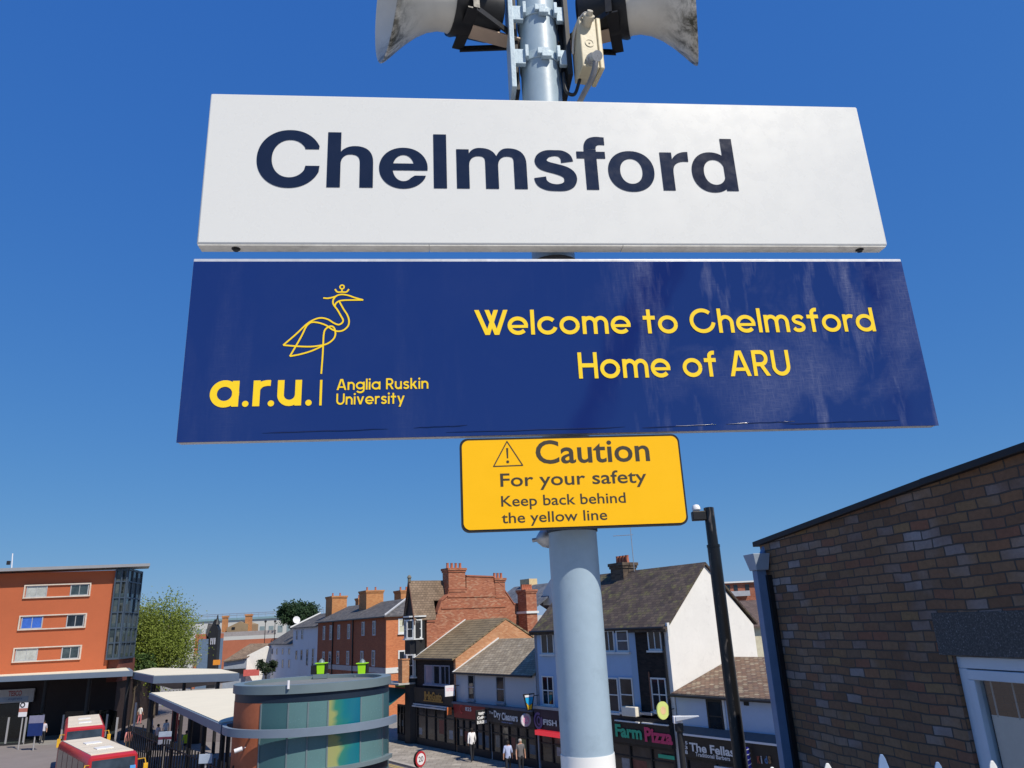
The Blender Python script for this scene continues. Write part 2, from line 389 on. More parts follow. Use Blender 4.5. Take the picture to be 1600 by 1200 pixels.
MB().lathe((PX, PY, 5.98), (0, 0, 1), [(0, .001), (0, .15), (.02, .15), (.02, .001)], 32).build('base_plate', m_steel, pole)

# --- station name sign
sign = thing('station_name_sign', 'long white sign reading Chelmsford in dark navy letters, topmost on the post', 'sign', SG.P(0, 0, 8.7))
A_, B_ = -1.0835, 1.0695
MB().box(SG, A_, B_, -.046, 0, 8.707, 9.2415).build('panel', m_white, sign, 35, .006)
m_dirt = paint('sign_edge_grime', (.34, .31, .25), .7, 0, .3, 9)
lip = MB()
for s0, s1 in ((A_ + .004, -.4), (-.4, .2), (.2, B_ - .004)): lip.box(SG, s0, s1 - .002, -.043, -.003, 8.7035, 8.7085)
lip.build('bottom_return', paint('sign_return', (.62, .60, .54), .5, 0, .25, 6, 0, .4, .5), sign)
for s in (-.975, .985):
    MB().lathe(SG.P(s, -.023, 8.708), (0, 0, -1), [(0, .013), (.006, .013), (.006, .008), (.012, .008), (.012, .001)], 12).build('bolt', m_dark, sign)
for z in (8.80, 9.12):
    MB().box(SG, -.11, .11, -.062, -.046, z - .02, z + .02).build('clamp', m_steel, sign)
MB().tube(PC + Vector((0, 0, 8.655)), PC + Vector((0, 0, 8.70)), .074, .083, 32).build('clamp', m_dark, sign, 35)
def ch_outline():
    P = []
    def ring(cx, cy, rx, ry, ix, iy, a0, a1, icx=None, icy=None):
        o = arc(cx, cy, rx, ry, a0, a1, 48, .94); i = arc(cx if icx is None else icx, cy if icy is None else icy, ix, iy, a0, a1, 48, .94)
        return [[o[k], o[k + 1], i[k + 1], i[k]] for k in range(48)]
    # C
    o = arc(99, 101, 99, 104.5, 20, 340, 60, .95); i = arc(100, 101.5, 54.5, 67.5, 31, 329, 60, .95)
    o[0] = (188, 136); o[-1] = (191, 76); i[0] = (146, 136); i[-1] = (148, 76)
    P += [[o[k], o[k + 1], i[k + 1], i[k]] for k in range(60)]
    # h
    arch = lambda x0, x1, yt, ys: [(x1, 0), (x1, 92)] + bez((x1, 92), (x1, 132), (x1 - 22, 150), (x1 - 56, 150)) + bez((x1 - 56, 150), (x1 - 76, 150), (x0 + 6, 142), (x0 - 4, 122)) + [(x0 - 4, 82)] + bez((x0, 82), (x0, 104), (x0 + 10, 119), (x0 + 29, 119)) + bez((x0 + 29, 119), (x0 + 52, 119), (x1 - 41, 110), (x1 - 41, 86)) + [(x1 - 41, 0)]
    P += [rect(214, 0, 255, 200), arch(255, 355, 150, 0)]
    # e
    o = arc(449, 72, 75.5, 74.5, -6, 338, 56, .96); i = arc(449, 72, 33.5, 47.5, -10, 318, 56, .96); o[-1] = (519, 45); i[-1] = (484, 45)
    P += [[o[k], o[k + 1], i[k + 1], i[k]] for k in range(56)] + [rect(412, 63.5, 523.5, 88.5)]
    P += [rect(543, 0, 584, 198.5)]
    P += [rect(615, 0, 655, 144), arch(655, 747, 148, 0), arch(747, 838, 148, 0)]
    # s
    sp = [(970, 101, 40), (966, 118, 37), (952, 131, 28), (932, 134.5, 22), (906, 131, 28), (890, 119, 36), (884.5, 104, 40), (891, 91, 40), (906, 83, 38), (930, 76, 38), (956, 67, 40), (972, 55, 42), (977, 40, 42), (972, 22, 38), (956, 10, 30), (930, 6.5, 25), (903, 11, 30), (884, 25, 37), (879, 44, 39)]
    q = spline(sp, 5); P += strip([(a, b) for a, b, c in q], [c for a, b, c in q])
    # f
    P += [rect(1027, 0, 1067, 150), rect(1002, 116, 1096, 142), [(1027, 150)] + bez((1027, 150), (1027, 182), (1040, 199), (1074, 199)) + [(1097, 197), (1097, 167)] + bez((1097, 167), (1076, 170), (1067, 168), (1067, 152))]
    P += ring(1177.5, 70, 76, 76, 36.5, 46.5, 0, 360)
    # r
    P += [rect(1277, 0, 1317, 143), bez((1314, 112), (1326, 136), (1345, 147), (1372, 146)) + [(1371, 108)] + bez((1371, 108), (1338, 112), (1317, 102), (1317, 66)) + [(1310, 66)]]
    # d
    P += ring(1447, 70, 68.5, 76, 36, 47, 0, 360, 1455, 70) + [rect(1487.5, 0, 1527, 199)]
    return P
m_navy = paint('navy_letter_vinyl', (.011, .014, .032), .17, 0, .15, 3, .02, .7)
flat('lettering', ch_outline(), SG, m_navy, sign, .0012, 1, -.9271, 8.902, .001)

# --- blue welcome sign
M = Mat('blue_vinyl'); M.set(.2, 0, .85); v = M.coord()
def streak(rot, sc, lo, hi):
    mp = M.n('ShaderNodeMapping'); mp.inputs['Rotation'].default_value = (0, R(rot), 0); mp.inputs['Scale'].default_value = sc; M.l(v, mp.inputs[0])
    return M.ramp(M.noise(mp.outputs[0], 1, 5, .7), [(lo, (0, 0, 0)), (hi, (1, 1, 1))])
hatch = M.math('MAXIMUM', streak(4, (230, 1, 24), .46, .66), streak(1, (22, 1, 260), .46, .66))       # fine rubbed hatching, lightened as if catching the sun
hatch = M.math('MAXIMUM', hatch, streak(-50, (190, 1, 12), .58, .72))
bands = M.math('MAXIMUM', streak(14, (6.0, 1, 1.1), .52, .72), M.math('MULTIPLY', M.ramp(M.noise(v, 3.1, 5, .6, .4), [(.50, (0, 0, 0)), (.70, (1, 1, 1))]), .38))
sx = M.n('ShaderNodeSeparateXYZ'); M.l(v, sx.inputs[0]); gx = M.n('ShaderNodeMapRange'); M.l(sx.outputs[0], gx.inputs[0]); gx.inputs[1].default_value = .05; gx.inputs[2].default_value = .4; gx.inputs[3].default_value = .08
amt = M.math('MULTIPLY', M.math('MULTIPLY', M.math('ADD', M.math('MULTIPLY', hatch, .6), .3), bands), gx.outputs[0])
M.l(M.mix(M.math('MULTIPLY', amt, .36), (.009, .0235, .138, 1), (.62, .62, .72, 1)), M.b.inputs['Base Color'])  # pale streaks put sun scattered off the scratches into the colour
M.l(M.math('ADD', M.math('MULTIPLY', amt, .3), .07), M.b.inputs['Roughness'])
M.bump(M.math('ADD', M.noise(v, 3.2, 2), M.math('MULTIPLY', amt, .02)), .06, .03)
m_blue = M.m
m_alu = paint('aluminium_edge', (.62, .62, .64), .4, .3, .2, 7, 0, .5, .4)
ws = thing('welcome_sign', 'long royal blue university sign with a yellow heron emblem, below the white sign', 'sign', SG.P(0, 0, 8.109))
MB().box(SG, -1.0875, 1.1045, -.04, -.0025, 8.109, 8.660).build('panel', m_alu, ws, 35, .003)
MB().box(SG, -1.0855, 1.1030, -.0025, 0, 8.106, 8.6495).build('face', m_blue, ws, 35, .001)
wr = MB()
random.seed(3)
for s0, s1, z in ((-.86, -.52, 8.128), (-.45, -.30, 8.133), (-.36, 0.15, 8.118), (.45, .66, 8.124), (.62, .98, 8.121), (.2, .42, 8.119)):
    pts = [SG.P(s0 + (s1 - s0) * i / 8, .0004, z + random.uniform(-.0012, .0012) + .004 * i / 8) for i in range(9)]
    wr.pipe(pts, [.0004] + [.0014] * 7 + [.0004], 6)
wr.build('vinyl_wrinkles', paint('wrinkled_vinyl', (.008, .02, .10), .2, 0, .2, 5), ws, 60)
for z in (8.2, 8.55): MB().box(SG, -.11, .11, -.062, -.04, z - .02, z + .02).build('clamp', m_steel, ws)
m_yel = paint('yellow_vinyl', (.90, .62, .02), .45, 0, .04, 3, 0, .25)
T = geo_text('Welcome to Chelmsford', -271, 967, 300, 79.5) + geo_text('Home of ARU', 28, 672, 161, 81)
flat('lettering', T, SG, m_yel, ws, .0016, 1, 0, 8.109, .001)
T = geo_text('Anglia Ruskin', -664, -408, 138, 32.5) + geo_text('University', -664, -475, 95, 32.5)
flat('small_lettering', T, SG, m_yel, ws, .0016, 1, 0, 8.109, .001)
ring = lambda cx, cy, r, w: strip(arc(cx, cy, r, r, 0, 360), w)
T = strip(arc(-968.5, 132.5, 30, 30, 0, 360), 19) + [rect(-948.5, 95, -930, 170)]
T += [rect(-892, 95, -873, 170)] + strip(spline([(-883, 133), (-880, 147), (-870, 158), (-856, 162), (-845, 162)], 5), 17)
T += strip(arc(-793, 127, 24, 24, 180, 360), 18) + [rect(-826, 126, -808, 170), rect(-778, 95, -760, 170)]
T += [disc(x, 102.5, 8.7) for x in (-911, -842, -740)] + [rect(-710.5, 94, -704, 169)]
heron = [
    [(-708, 187), (-706, 240), (-705.5, 273), (-705, 305), (-701, 322), (-687, 332), (-676, 326), (-672, 307), (-678, 291), (-694, 278), (-714, 272.5), (-741, 269.5), (-777, 271), (-817, 275)],
    [(-817, 275), (-783, 308), (-753, 340), (-731, 354), (-713, 358), (-694, 353), (-678, 342), (-664, 336.5), (-654, 342), (-651.5, 351), (-658, 364), (-669, 384), (-680, 400), (-681.5, 414), (-673, 427), (-658, 432), (-639, 429), (-618, 421), (-595, 414)],
    [(-595, 414), (-628, 414), (-650, 413.5), (-664, 411), (-673, 404), (-676, 396)],
    [(-664, 410), (-652, 387), (-640, 367), (-634.5, 349), (-637, 332), (-650, 319), (-666, 316), (-682, 322), (-698, 334), (-717, 342), (-735, 345), (-746, 342), (-756, 330), (-766, 305), (-782, 271), (-797, 241)],
    [(-797, 241), (-767, 247), (-736, 257), (-706, 272)],
    [(-710, 421), (-697, 420), (-683, 423), (-672, 427)],
    [(-677, 449), (-670, 440), (-657, 440), (-644, 440), (-637, 449)]]
for l in heron: T += strip(spline(l, 5), 4.6)
T += ring(-657, 456, 6, 4.2) + [rect(-659, 440, -655, 451)]
flat('heron_emblem', T, SG, m_yel, ws, .0014, 1, 0, 8.109, .001)

# --- yellow caution sign
def rrect(x0, y0, x1, y1, r):
    return arc(x1 - r, y0 + r, r, r, -90, 0) + arc(x1 - r, y1 - r, r, r, 0, 90) + arc(x0 + r, y1 - r, r, r, 90, 180) + arc(x0 + r, y0 + r, r, r, 180, 270)
cs = thing('caution_sign', 'yellow caution sign with rounded black edge, lowest on the post', 'sign', SG.P(0, 0, 7.84))
m_bk = paint('black_sign_edge', (.018, .017, .016), .4, 0, .3, 9)
MB().prism([SG.P(x, -.016, z) for x, z in rrect(-.3235, 7.840, .3035, 8.098, .022)], SG.n * .018).build('backing', m_bk, cs, 35)
MB().prism([SG.P(x, .002, z) for x, z in rrect(-.3175, 7.8455, .298, 8.092, .019)], SG.n * .002).build('face', paint('yellow_sign_face', (.92, .49, .004), .4, 0, .03, 2, .01, .25), cs, 35)
m_brn = paint('dark_sign_letters', (.045, .036, .022), .5, 0, .1, 5)
z0 = 7.842
bf_text('lettering', 'Caution', SG, -.112, .2125, z0 + .178, z0 + .246, .0044, m_brn, cs, .014)
bf_text('lettering', 'For your safety', SG, -.214, .197, z0 + .106, z0 + .155, .0044, m_brn, cs, .011)
bf_text('lettering', 'Keep back behind', SG, -.214, .132, z0 + .054, z0 + .0925, .0044, m_brn, cs, .009)
bf_text('lettering', 'the yellow line', SG, -.2145, .076, z0 + .009, z0 + .047, .0044, m_brn, cs, .009)
tri = [(-231, 175), (-150, 176), (-191, 245)]
T = []
for i in range(3): T += strip([tri[i], tri[(i + 1) % 3]], 3.2) + [disc(tri[i][0], tri[i][1], 1.6, 10)]
T += [[(-194.3, 226), (-188.3, 226), (-189.4, 197), (-193.2, 197)], disc(-191.3, 187, 4.2)]
flat('warning_symbol', T, SG, m_brn, cs, .0044, 1, 0, z0, .001)
cl = MB().tube(PC + Vector((0, 0, 7.93)), PC + Vector((0, 0, 7.96)), .0735, n=40); cl.box(SG, -.09, .09, -.075, -.0165, 7.925, 7.965); cl.build('clamp', m_dark, cs, 35)
nub = MB(); c0 = PC + Vector((-.075, .02, 7.838))
nub.lathe(c0 + Vector((.02, 0, 0)), (-1, .1, -.12), [(0, .001), (0, .028), (.02, .03), (.035, .024), (.046, .012), (.05, .006), (.062, .006), (.063, .001)], 20); nub.build('clamp_bolt', m_galv, cs, 35)
st_ = MB(); st_.lathe((PX, PY, 7.845), (0, 0, 1), [(0, .0702), (0, .0735), (.016, .0735), (.016, .0702)], 40); st_.build('strap', m_dark, cs, 35)

# --- loudspeakers, their bracket, the junction box
mh = Mat('weathered_horn_plastic'); mh.set(.5, 0, .4); v = mh.coord()
g = mh.noise(v, 16, 8, .75, .4); zz = mh.n('ShaderNodeSeparateXYZ'); mh.l(v, zz.inputs[0])
rad = mh.n('ShaderNodeMapRange'); rad.inputs[1].default_value = .27; rad.inputs[2].default_value = .37; mh.l(mh.math('ABSOLUTE', zz.outputs[0]), rad.inputs[0])
low = mh.n('ShaderNodeMapRange'); low.inputs[1].default_value = .0; low.inputs[2].default_value = -.2; mh.l(zz.outputs[2], low.inputs[0])
mk = mh.math('MULTIPLY', mh.math('MULTIPLY', rad.outputs[0], low.outputs[0]), mh.ramp(g, [(.42, (0, 0, 0)), (.60, (1, 1, 1))]))
mh.l(mh.mix(mk, mh.ramp(mh.noise(v, 5, 5), [(.3, (.56, .535, .47)), (.7, (.70, .67, .60))]), (.05, .048, .03, 1)), mh.b.inputs['Base Color'])
def horn(ax, loc, label):
    ax = Vector(ax).normalized(); t = thing('horn_loudspeaker', label, 'loudspeaker', loc)
    L = Vector(loc)
    kx = .93 if ax.x < 0 else .95
    prof = [(.19, .094), (.21, .088), (.24, .09), (.28, .103), (.32, .126), (.36, .158), (.39, .187), (.415, .213), (.432, .228), (.44, .231), (.443, .228), (.432, .215), (.40, .185), (.36, .148), (.30, .105), (.24, .08), (.20, .05), (.20, .002)]
    MB().lathe(L, ax, [(a_ if a_ < .21 else .2 + (a_ - .2) * kx, r_) for a_, r_ in prof], 56).build('bell', mh.m, t, 50)
    MB().lathe(L, ax, [(.02, .001), (.02, .07), (.03, .088), (.06, .094), (.17, .094), (.188, .1), (.2, .098), (.2, .001)], 40).build('driver_housing', m_black, t, 35)
    y = Vector((0, -1, 0)); u = ax.cross(y); u = u if u.z > 0 else -u
    b = MB(); side = Vector((-ax.y, ax.x, 0))
    for k in (-1, 1):
        p = [L + ax * .14 + side * .1 * k, L + ax * .14 + side * .1 * k - u * .092, L + ax * -.02 + side * .03 * k - u * .105]
        for a0, a1 in zip(p[:-1], p[1:]):
            w = side * .004; h = (a1 - a0).cross(side).normalized() * .011
            b.hexa([a0 - w - h, a0 + w - h, a0 + w + h, a0 - w + h], [a1 - w - h, a1 + w - h, a1 + w + h, a1 - w + h])
    b.hexa([L + ax * .13 + side * s - u * z for s, z in ((-.1, .09), (.1, .09), (.1, .096), (-.1, .096))], [L + ax * .17 + side * s - u * z for s, z in ((-.1, .09), (.1, .09), (.1, .096), (-.1, .096))])
    b.build('yoke', m_black, t)
    MB().hexa([L + ax * .13 + side * s - u * z for s, z in ((-.03, .097), (.03, .097), (.03, .102), (-.03, .102))], [L + ax * -.06 + side * s - u * z for s, z in ((-.03, .108), (.03, .108), (.03, .114), (-.03, .114))]).build('yoke_arm', paint('primer_paint', (.45, .33, .24), .6), t)
    MB().tube(L + ax * .10 + side * .1, L + ax * .10 + side * .125, .014, n=10).build('bolt', m_galv, t, 35)
    return t
HZ = 9.75
horn((-.93, -.36, -.02), (PX - .122, PY - .02, HZ - .052), 'grey horn loudspeaker with mould stains, mouth turned to the left')
horn((.97, -.235, -.03), (PX + .135, PY + .02, HZ - .04), 'cream horn loudspeaker with mouth turned to the right, beside the junction box')
br = thing('mounting_bracket', 'painted steel bracket strapped round the post top between two loudspeakers', 'bracket', (PX, PY, 9.45))
for s, d0, d1, z0_, z1_ in ((-.102, -.02, .085, 9.335, 9.95), (.098, -.03, .075, 9.40, 9.95)):
    MB().box(SG, s - .0135 + .0, s + .0035 + .0, d0 - .135, d1 - .135 + .0, z0_, z1_).build('side_plate', m_steel if s < 0 else m_dark, br, 0, .002)
for s0, s1, z0_ in ((-.098, -.078, 9.38), (.075, .096, 9.38)):
    MB().box(SG, s0, s1, -.2, -.12, z0_, 9.95).build('channel', m_dark, br, 0, .002)
for z in (9.475, 9.665):
    b = MB(); b.lathe((PX, PY, z), (0, 0, 1), [(0, .0702), (0, .0745), (.034, .0745), (.034, .0702)], 48)
    b.box(SG, -.098, -.06, -.085, -.067, z - .028, z + .034); b.box(SG, .06, .095, -.085, -.067, z - .028, z + .034)
    b.box(SG, -.062, -.05, -.078, -.055, z - .006, z + .044); b.box(SG, .05, .062, -.078, -.055, z - .006, z + .044)
    o = b.build('clamp', m_steel, br, 30, .0015)
    n = MB(); n.box(SG, -.02, .02, -.062, -.05, z + .004, z + .03); n.box(SG, -.006, .028, -.064, -.045, z - .012, z + .006); n.build('buckle', m_steel, o, 0, .002)
m_box = paint('cream_box_plastic', (.52, .46, .32), .5, 0, .15, 10, .05, .4, .45)
jb = thing('junction_box', 'small cream junction box with cable glands hung beside the post', 'junction box', (PX + .16, PY - .1, 9.5))
jf = Fr((PX + .158, PY - .08), (.97, .24), -1)
MB().box(jf, -.036, .026, -.045, .045, 9.375, 9.585).build('box', m_box, jb, 0, .004)
MB().box(jf, .0265, .043, -.048, .048, 9.373, 9.588).build('lid', paint('cream_lid_plastic', (.58, .5, .33), .5, 0, .15, 10), jb, 0, .004)
MB().lathe(jf.P(-.004, .0452, 9.475), jf.n, [(0, .016), (.002, .016), (.002, .013), (.0005, .013), (.0005, .003), (.003, .003), (.003, .001)], 20).build('knockout', m_box, jb, 30)
MB().lathe(jf.P(-.006, .03, 9.55), jf.n + Vector((0, 0, .5)), [(0, .016), (.03, .016), (.03, .02), (.045, .02), (.045, .012), (.06, .01), (.06, .001)], 16).build('gland', paint('brass_gland', (.5, .46, .36), .4, .3, .2, 9), jb, 35)
MB().lathe(jf.P(-.002, .045, 9.405), jf.n + Vector((0, 0, -.55)), [(0, .022), (.012, .022), (.012, .015), (.045, .015), (.045, .018), (.06, .018), (.06, .001)], 14).build('gland', m_galv, jb, 35)
c = [jf.P(-.006, .058, 9.585), jf.P(-.018, .058, 9.588), jf.P(-.034, .035, 9.57), jf.P(-.042, .0, 9.53), jf.P(-.042, -.02, 9.48)]
MB().pipe([Vector(p) for p in spline([tuple(x) for x in c], 6)], .0042, 10).build('cable', paint('grey_cable', (.5, .48, .45), .5), jb, 60)
c = [jf.P(-.002, .072, 9.385), jf.P(-.004, .08, 9.36), jf.P(-.014, .06, 9.315), jf.P(-.04, .02, 9.265), jf.P(-.07, -.02, 9.20)]
MB().pipe([Vector(p) for p in spline([tuple(x) for x in c], 6)], .0095, 12).build('conduit', paint('grey_conduit', (.20, .20, .205), .4, .2, .3, 20), jb, 60)
c = [jf.P(-.07, -.05, 9.42), jf.P(-.075, -.03, 9.33), jf.P(-.05, -.02, 9.31), jf.P(-.03, -.02, 9.36), jf.P(-.02, -.02, 9.40)]
MB().pipe([Vector(p) for p in spline([tuple(x) for x in c], 6)], .006, 8).build('cable', m_black, jb, 60)

# --- overhead line gantry across the tracks behind the viewer, mirrored in the glossy signs
og = thing('overhead_line_gantry', 'dark overhead line gantry across the tracks, mirrored in the glossy blue sign', 'gantry', (6.1, -18, 0))
ga_, gb_ = Vector((3.75, -2.6, 13)), Vector((6.1, -18, 13)); gm = MB()
gd_ = (gb_ - ga_).normalized(); gx_ = Vector((gd_.y, -gd_.x, 0))
for a_ in (-.22, .22):
    for b_ in (-.2, .2): gm.tube(ga_ + gx_ * a_ + Vector((0, 0, b_)), gb_ + gx_ * a_ + Vector((0, 0, b_)), .06, n=6)
for i in range(26):
    p0_ = ga_.lerp(gb_, i / 26); p1_ = ga_.lerp(gb_, (i + 1) / 26); k = .22 if i % 2 else -.22
    gm.tube(p0_ + gx_ * k, p1_ - gx_ * k, .10, n=6)
gm.build('boom', m_dark, og); MB().box(G, 5.95, 6.25, 17.85, 18.15, 0, 13.6).build('mast', m_dark, og)
MB().box(G, 12.75, 13.05, 11.85, 12.15, 14.6, 17.5).box(G, 12.85, 12.95, 11.95, 12.05, 0, 14.6).build('far_mast', m_dark, og)

# --- palisade fence along the back of the platform: the tips of its pales show
pf = thing('palisade_fence', 'pointed pale palisade fence along the back of the platform', 'fence', (0, 2.52, 5.98))
tips = [(1209, 1197), (1296, 1191), (1381, 1177), (1469, 1189), (1555, 1187)]
m_pw = paint('white_pale_paint', (.72, .72, .70), .5, 0, .08, 8); m_pb = paint('blue_grey_shaded_white', (.15, .235, .40), .5, 0, .1, 8)  # blue-grey pales are white ones with shade put into the colour
xs = [at(x, y + 3, 2.5) for x, y in tips]
step = (xs[4].x - xs[0].x) / 4
allp = [(xs[0].x + step * k, xs[0].z - (.012 if k % 2 else .0) - .02) for k in range(-16, 0)] + [(p.x, p.z) for p in xs] + [(xs[0].x + step * k, xs[4].z) for k in range(5, 9)]
for i, (x, z) in enumerate(allp):
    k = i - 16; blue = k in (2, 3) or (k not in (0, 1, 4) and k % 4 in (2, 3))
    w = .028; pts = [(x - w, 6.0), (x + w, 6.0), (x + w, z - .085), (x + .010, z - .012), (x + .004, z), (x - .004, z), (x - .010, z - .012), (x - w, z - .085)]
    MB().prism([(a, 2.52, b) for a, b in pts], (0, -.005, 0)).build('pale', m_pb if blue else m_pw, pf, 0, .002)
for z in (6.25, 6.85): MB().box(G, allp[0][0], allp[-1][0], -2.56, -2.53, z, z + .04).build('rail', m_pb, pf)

# --- black lighting column
lp_b = at(1107, 793, 9.0)
lc = thing('lighting_column', 'tall black worn lighting column with painted-in sun glints, small arm and white cap', 'lamp post', (lp_b.x, 9.0, 0))
M = Mat('glinting_worn_black_paint'); M.set(.32, .2, .5); v = M.coord(); mp = M.n('ShaderNodeMapping'); mp.inputs['Scale'].default_value = (11, 11, 2.8); M.l(v, mp.inputs[0])
f = M.ramp(M.noise(mp.outputs[0], 1, 6, .7, .4), [(.57, (0, 0, 0)), (.68, (1, 1, 1))]); M.l(M.mix(M.math('MULTIPLY', f, .7), (.011, .011, .012, 1), (.26, .22, .19, 1)), M.b.inputs['Base Color'])  # pale streaks are sun glints on worn paint, put into the colour
M.bump(M.noise(mp.outputs[0], 3, 4), .2, .01); m_col = M.m
Z = lp_b.z
MB().lathe((lp_b.x, 9, 0), (0, 0, 1), [(0, .001), (0, .095), (2, .095), (2.05, .080), (Z - .47, .0725), (Z - .47, .077), (Z - .44, .077), (Z - .44, .062), (Z - .005, .060), (Z, .052), (Z, .001)], 28).build('shaft', m_col, lc, 35)
MB().box(G, lp_b.x - .21, lp_b.x - .05, -9.05, -8.95, Z - .15, Z - .04).build('arm', m_black, lc, 0, .01)
MB().lathe((lp_b.x - .15, 9, Z - .04), (0, 0, 1), [(0, .03), (.02, .05), (.05, .05), (.075, .035), (.085, .001)], 20).build('photocell', paint('white_cap_plastic', (.75, .75, .74), .4), lc, 40)

# =================================================================== BROWN BRICK BUILDING ON THE RIGHT
c0 = at(1188, 860, 7.7)
BW = Fr(c0, (.225, -.974), -1)
m_brick = brick('brown_stock_brick', [tuple((x * .58 + m_ * .42) * k for x, m_, k in zip(lin(c)[:3], (.225, .165, .115), (.92, .80, .76))) for c in ((118, 92, 68), (146, 112, 82), (158, 134, 102), (140, 104, 78), (164, 140, 94), (156, 102, 78), (134, 114, 92), (166, 142, 112), (150, 124, 86), (126, 98, 74))], (.085, .072, .062), bw=.185, bh=.070, mo=.012, bump=1.0, dist=.036, patch=((.34, .30, .29), 1.0, .70, .90), mix_scale=1.6)
bb = thing('brick_building', 'dark brown brick building with raking roof edge and pale window, filling the right side', 'building', BW.P(0, 0, 0))
_, zA = BW.px(1187, 853); sB, zB = BW.px(1447, 759); sC, zC = BW.px(1600, 707)
k1 = (zB - zA) / sB; k2 = (zC - zB) / (sC - sB)
SE = 4.95
def top(s): return zA + k1 * s if s < sB else zB + k2 * (s - sB)
sw, _ = BW.px(1488, 1030); _, zt = BW.px(1545, 1027); sl, zl1 = BW.px(1455, 958); _, zl0 = BW.px(1457, 1023)
sr = sw + 1.75; zb = zt - 1.25
def wallpiece(m, pts): m.prism([BW.P(s, 0, z) for s, z in pts], BW.n * -.28)
m = MB()
wallpiece(m, [(0, 0), (sw, 0), (sw, top(sw)), (0, top(0))])
wallpiece(m, [(sw, zt), (sr, zt), (sr, top(sr)), (sB, top(sB)), (sw, top(sw))])
wallpiece(m, [(sw, 0), (sr, 0), (sr, zb), (sw, zb)])
wallpiece(m, [(sr, 0), (SE, 0), (SE, top(SE)), (sr, top(sr))])
m.box(BW, 0, .28, -6, -.281, 0, top(0) - .01).box(BW, SE - .28, SE, -6, -.281, 0, top(0) - .01).box(BW, 0, SE, -6.28, -6.001, 0, top(0))
m.build('wall', m_brick, bb)
m_coping = paint('black_felt_edge', (.016, .016, .018), .6, 0, .3, 6)
cp = MB()
for s0, s1, o in ((-.06, sB - .002, 0), (sB, SE + .05, .006)):
    a, b = top(max(s0, 0) if s0 < sB else sB + .001) + (.0), top(min(s1, SE) - .001)
    if s0 < 0: a -= k1 * .06
    cp.hexa([BW.P(s0, -.30, a), BW.P(s1, -.30, b), BW.P(s1, .045 + o, b), BW.P(s0, .045 + o, a)], [BW.P(s0, -.30, a + .05), BW.P(s1, -.30, b + .05), BW.P(s1, .045 + o, b + .05), BW.P(s0, .045 + o, a + .05)])
cp.build('roof_edge', m_coping, bb, 0, .006)
MB().hexa([BW.P(0, -6.2, top(0) - .3), BW.P(SE, -6.2, top(0) - .3), BW.P(SE, -.3, top(SE) - .04), BW.P(0, -.3, top(0) - .04)], [BW.P(0, -6.2, top(0) - .2), BW.P(SE, -6.2, top(0) - .2), BW.P(SE, -.3, top(SE) - .005), BW.P(0, -.3, top(0) - .005)]).build('roof', m_coping, bb)
M = Mat('speckled_concrete'); M.set(.9, 0, .2); v = M.coord(); M.l(M.ramp(M.noise(v, 90, 3, .7), [(.42, (.075, .07, .066)), (.60, (.12, .113, .108)), (.72, (.36, .35, .34))]), M.b.inputs['Base Color']); M.bump(M.noise(v, 60, 4), .3, .006)
MB().box(BW, sl, sr + .12, -.2, .006, zl0, zl1).build('lintel', M.m, bb, 0, .003)
m_upvc = paint('pale_window_frame', (.60, .66, .72), .35, 0, .05, 4)
w = MB(); zt_ = zt - .004
w.box(BW, sw + .002, sr - .002, -.10, -.03, zt_ - .075, zt_).box(BW, sw + .002, sw + .075, -.10, -.03, zb, zt_ - .076).box(BW, sr - .075, sr - .002, -.10, -.03, zb, zt_ - .076).box(BW, sw + .076, sr - .076, -.10, -.03, zb, zb + .07)
win = w.build('window', m_upvc, bb, 0, .004)
w = MB(); w.box(BW, sw + .08, sr - .08, -.09, -.02, zt_ - .145, zt_ - .082).box(BW, sw + .08, sw + .13, -.09, -.02, zb + .075, zt_ - .147).box(BW, sr - .13, sr - .08, -.09, -.02, zb + .075, zt_ - .147).box(BW, sw + .131, sr - .131, -.09, -.02, zb + .075, zb + .125)
w.build('casement', m_upvc, win, 0, .004)
M = Mat('clear_pane'); tr = M.n('ShaderNodeBsdfTransparent'); tr.inputs[0].default_value = (.75, .8, .8, 1); gl = M.n('ShaderNodeBsdfGlossy'); gl.inputs['Roughness'].default_value = .03
mx = M.n('ShaderNodeMixShader'); mx.inputs[0].default_value = .16; M.l(tr.outputs[0], mx.inputs[1]); M.l(gl.outputs[0], mx.inputs[2]); M.l(mx.outputs[0], M.t.nodes['Material Output'].inputs[0])
m_clear = M.m
MB().add([BW.P(sw + .131, -.06, zb + .126), BW.P(sr - .131, -.06, zb + .126), BW.P(sr - .131, -.06, zt_ - .148), BW.P(sw + .131, -.06, zt_ - .148)], [(0, 1, 2, 3)]).build('pane', m_clear, win, recalc=False)
MB().box(BW, sw + .15, sr - .16, -.082, -.078, zb + .13, zt_ - .36).build('blind_or_reflection_sheet', paint('grey_reflection_sheet', (.80, .78, .72), .8, 0, .1, 3), win)  # sheet added behind the glass for the grey reflection low in the pane
b_ = MB()
for i in range(7): b_.tube(BW.P(sw + .2 + i * .17, -.08, zt_ - .37), BW.P(sw + .2 + i * .17, -.08, zt_ - .155), .006, n=6)
b_.build('pane_line', paint('pale_pane_line', (.5, .5, .5), .7), win)  # rods added for the faint upright lines in the pane
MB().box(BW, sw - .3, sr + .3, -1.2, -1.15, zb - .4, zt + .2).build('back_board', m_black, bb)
MB().box(BW, sw - .02, sr + .02, -.02, .05, zb - .06, zb - .004).build('sill', m_upvc, bb, 0, .004)
m_dp = paint('blue_grey_pipe_paint', (.16, .235, .36), .4, 0, .12, 6)
z_h0 = BW.px(1180, 892, .1)[1]; z_h1 = BW.px(1180, 866, .1)[1]
dp = thing('downpipe', 'square blue grey downpipe with hopper head at the brick wall corner', 'downpipe', BW.P(.05, .08, 0))
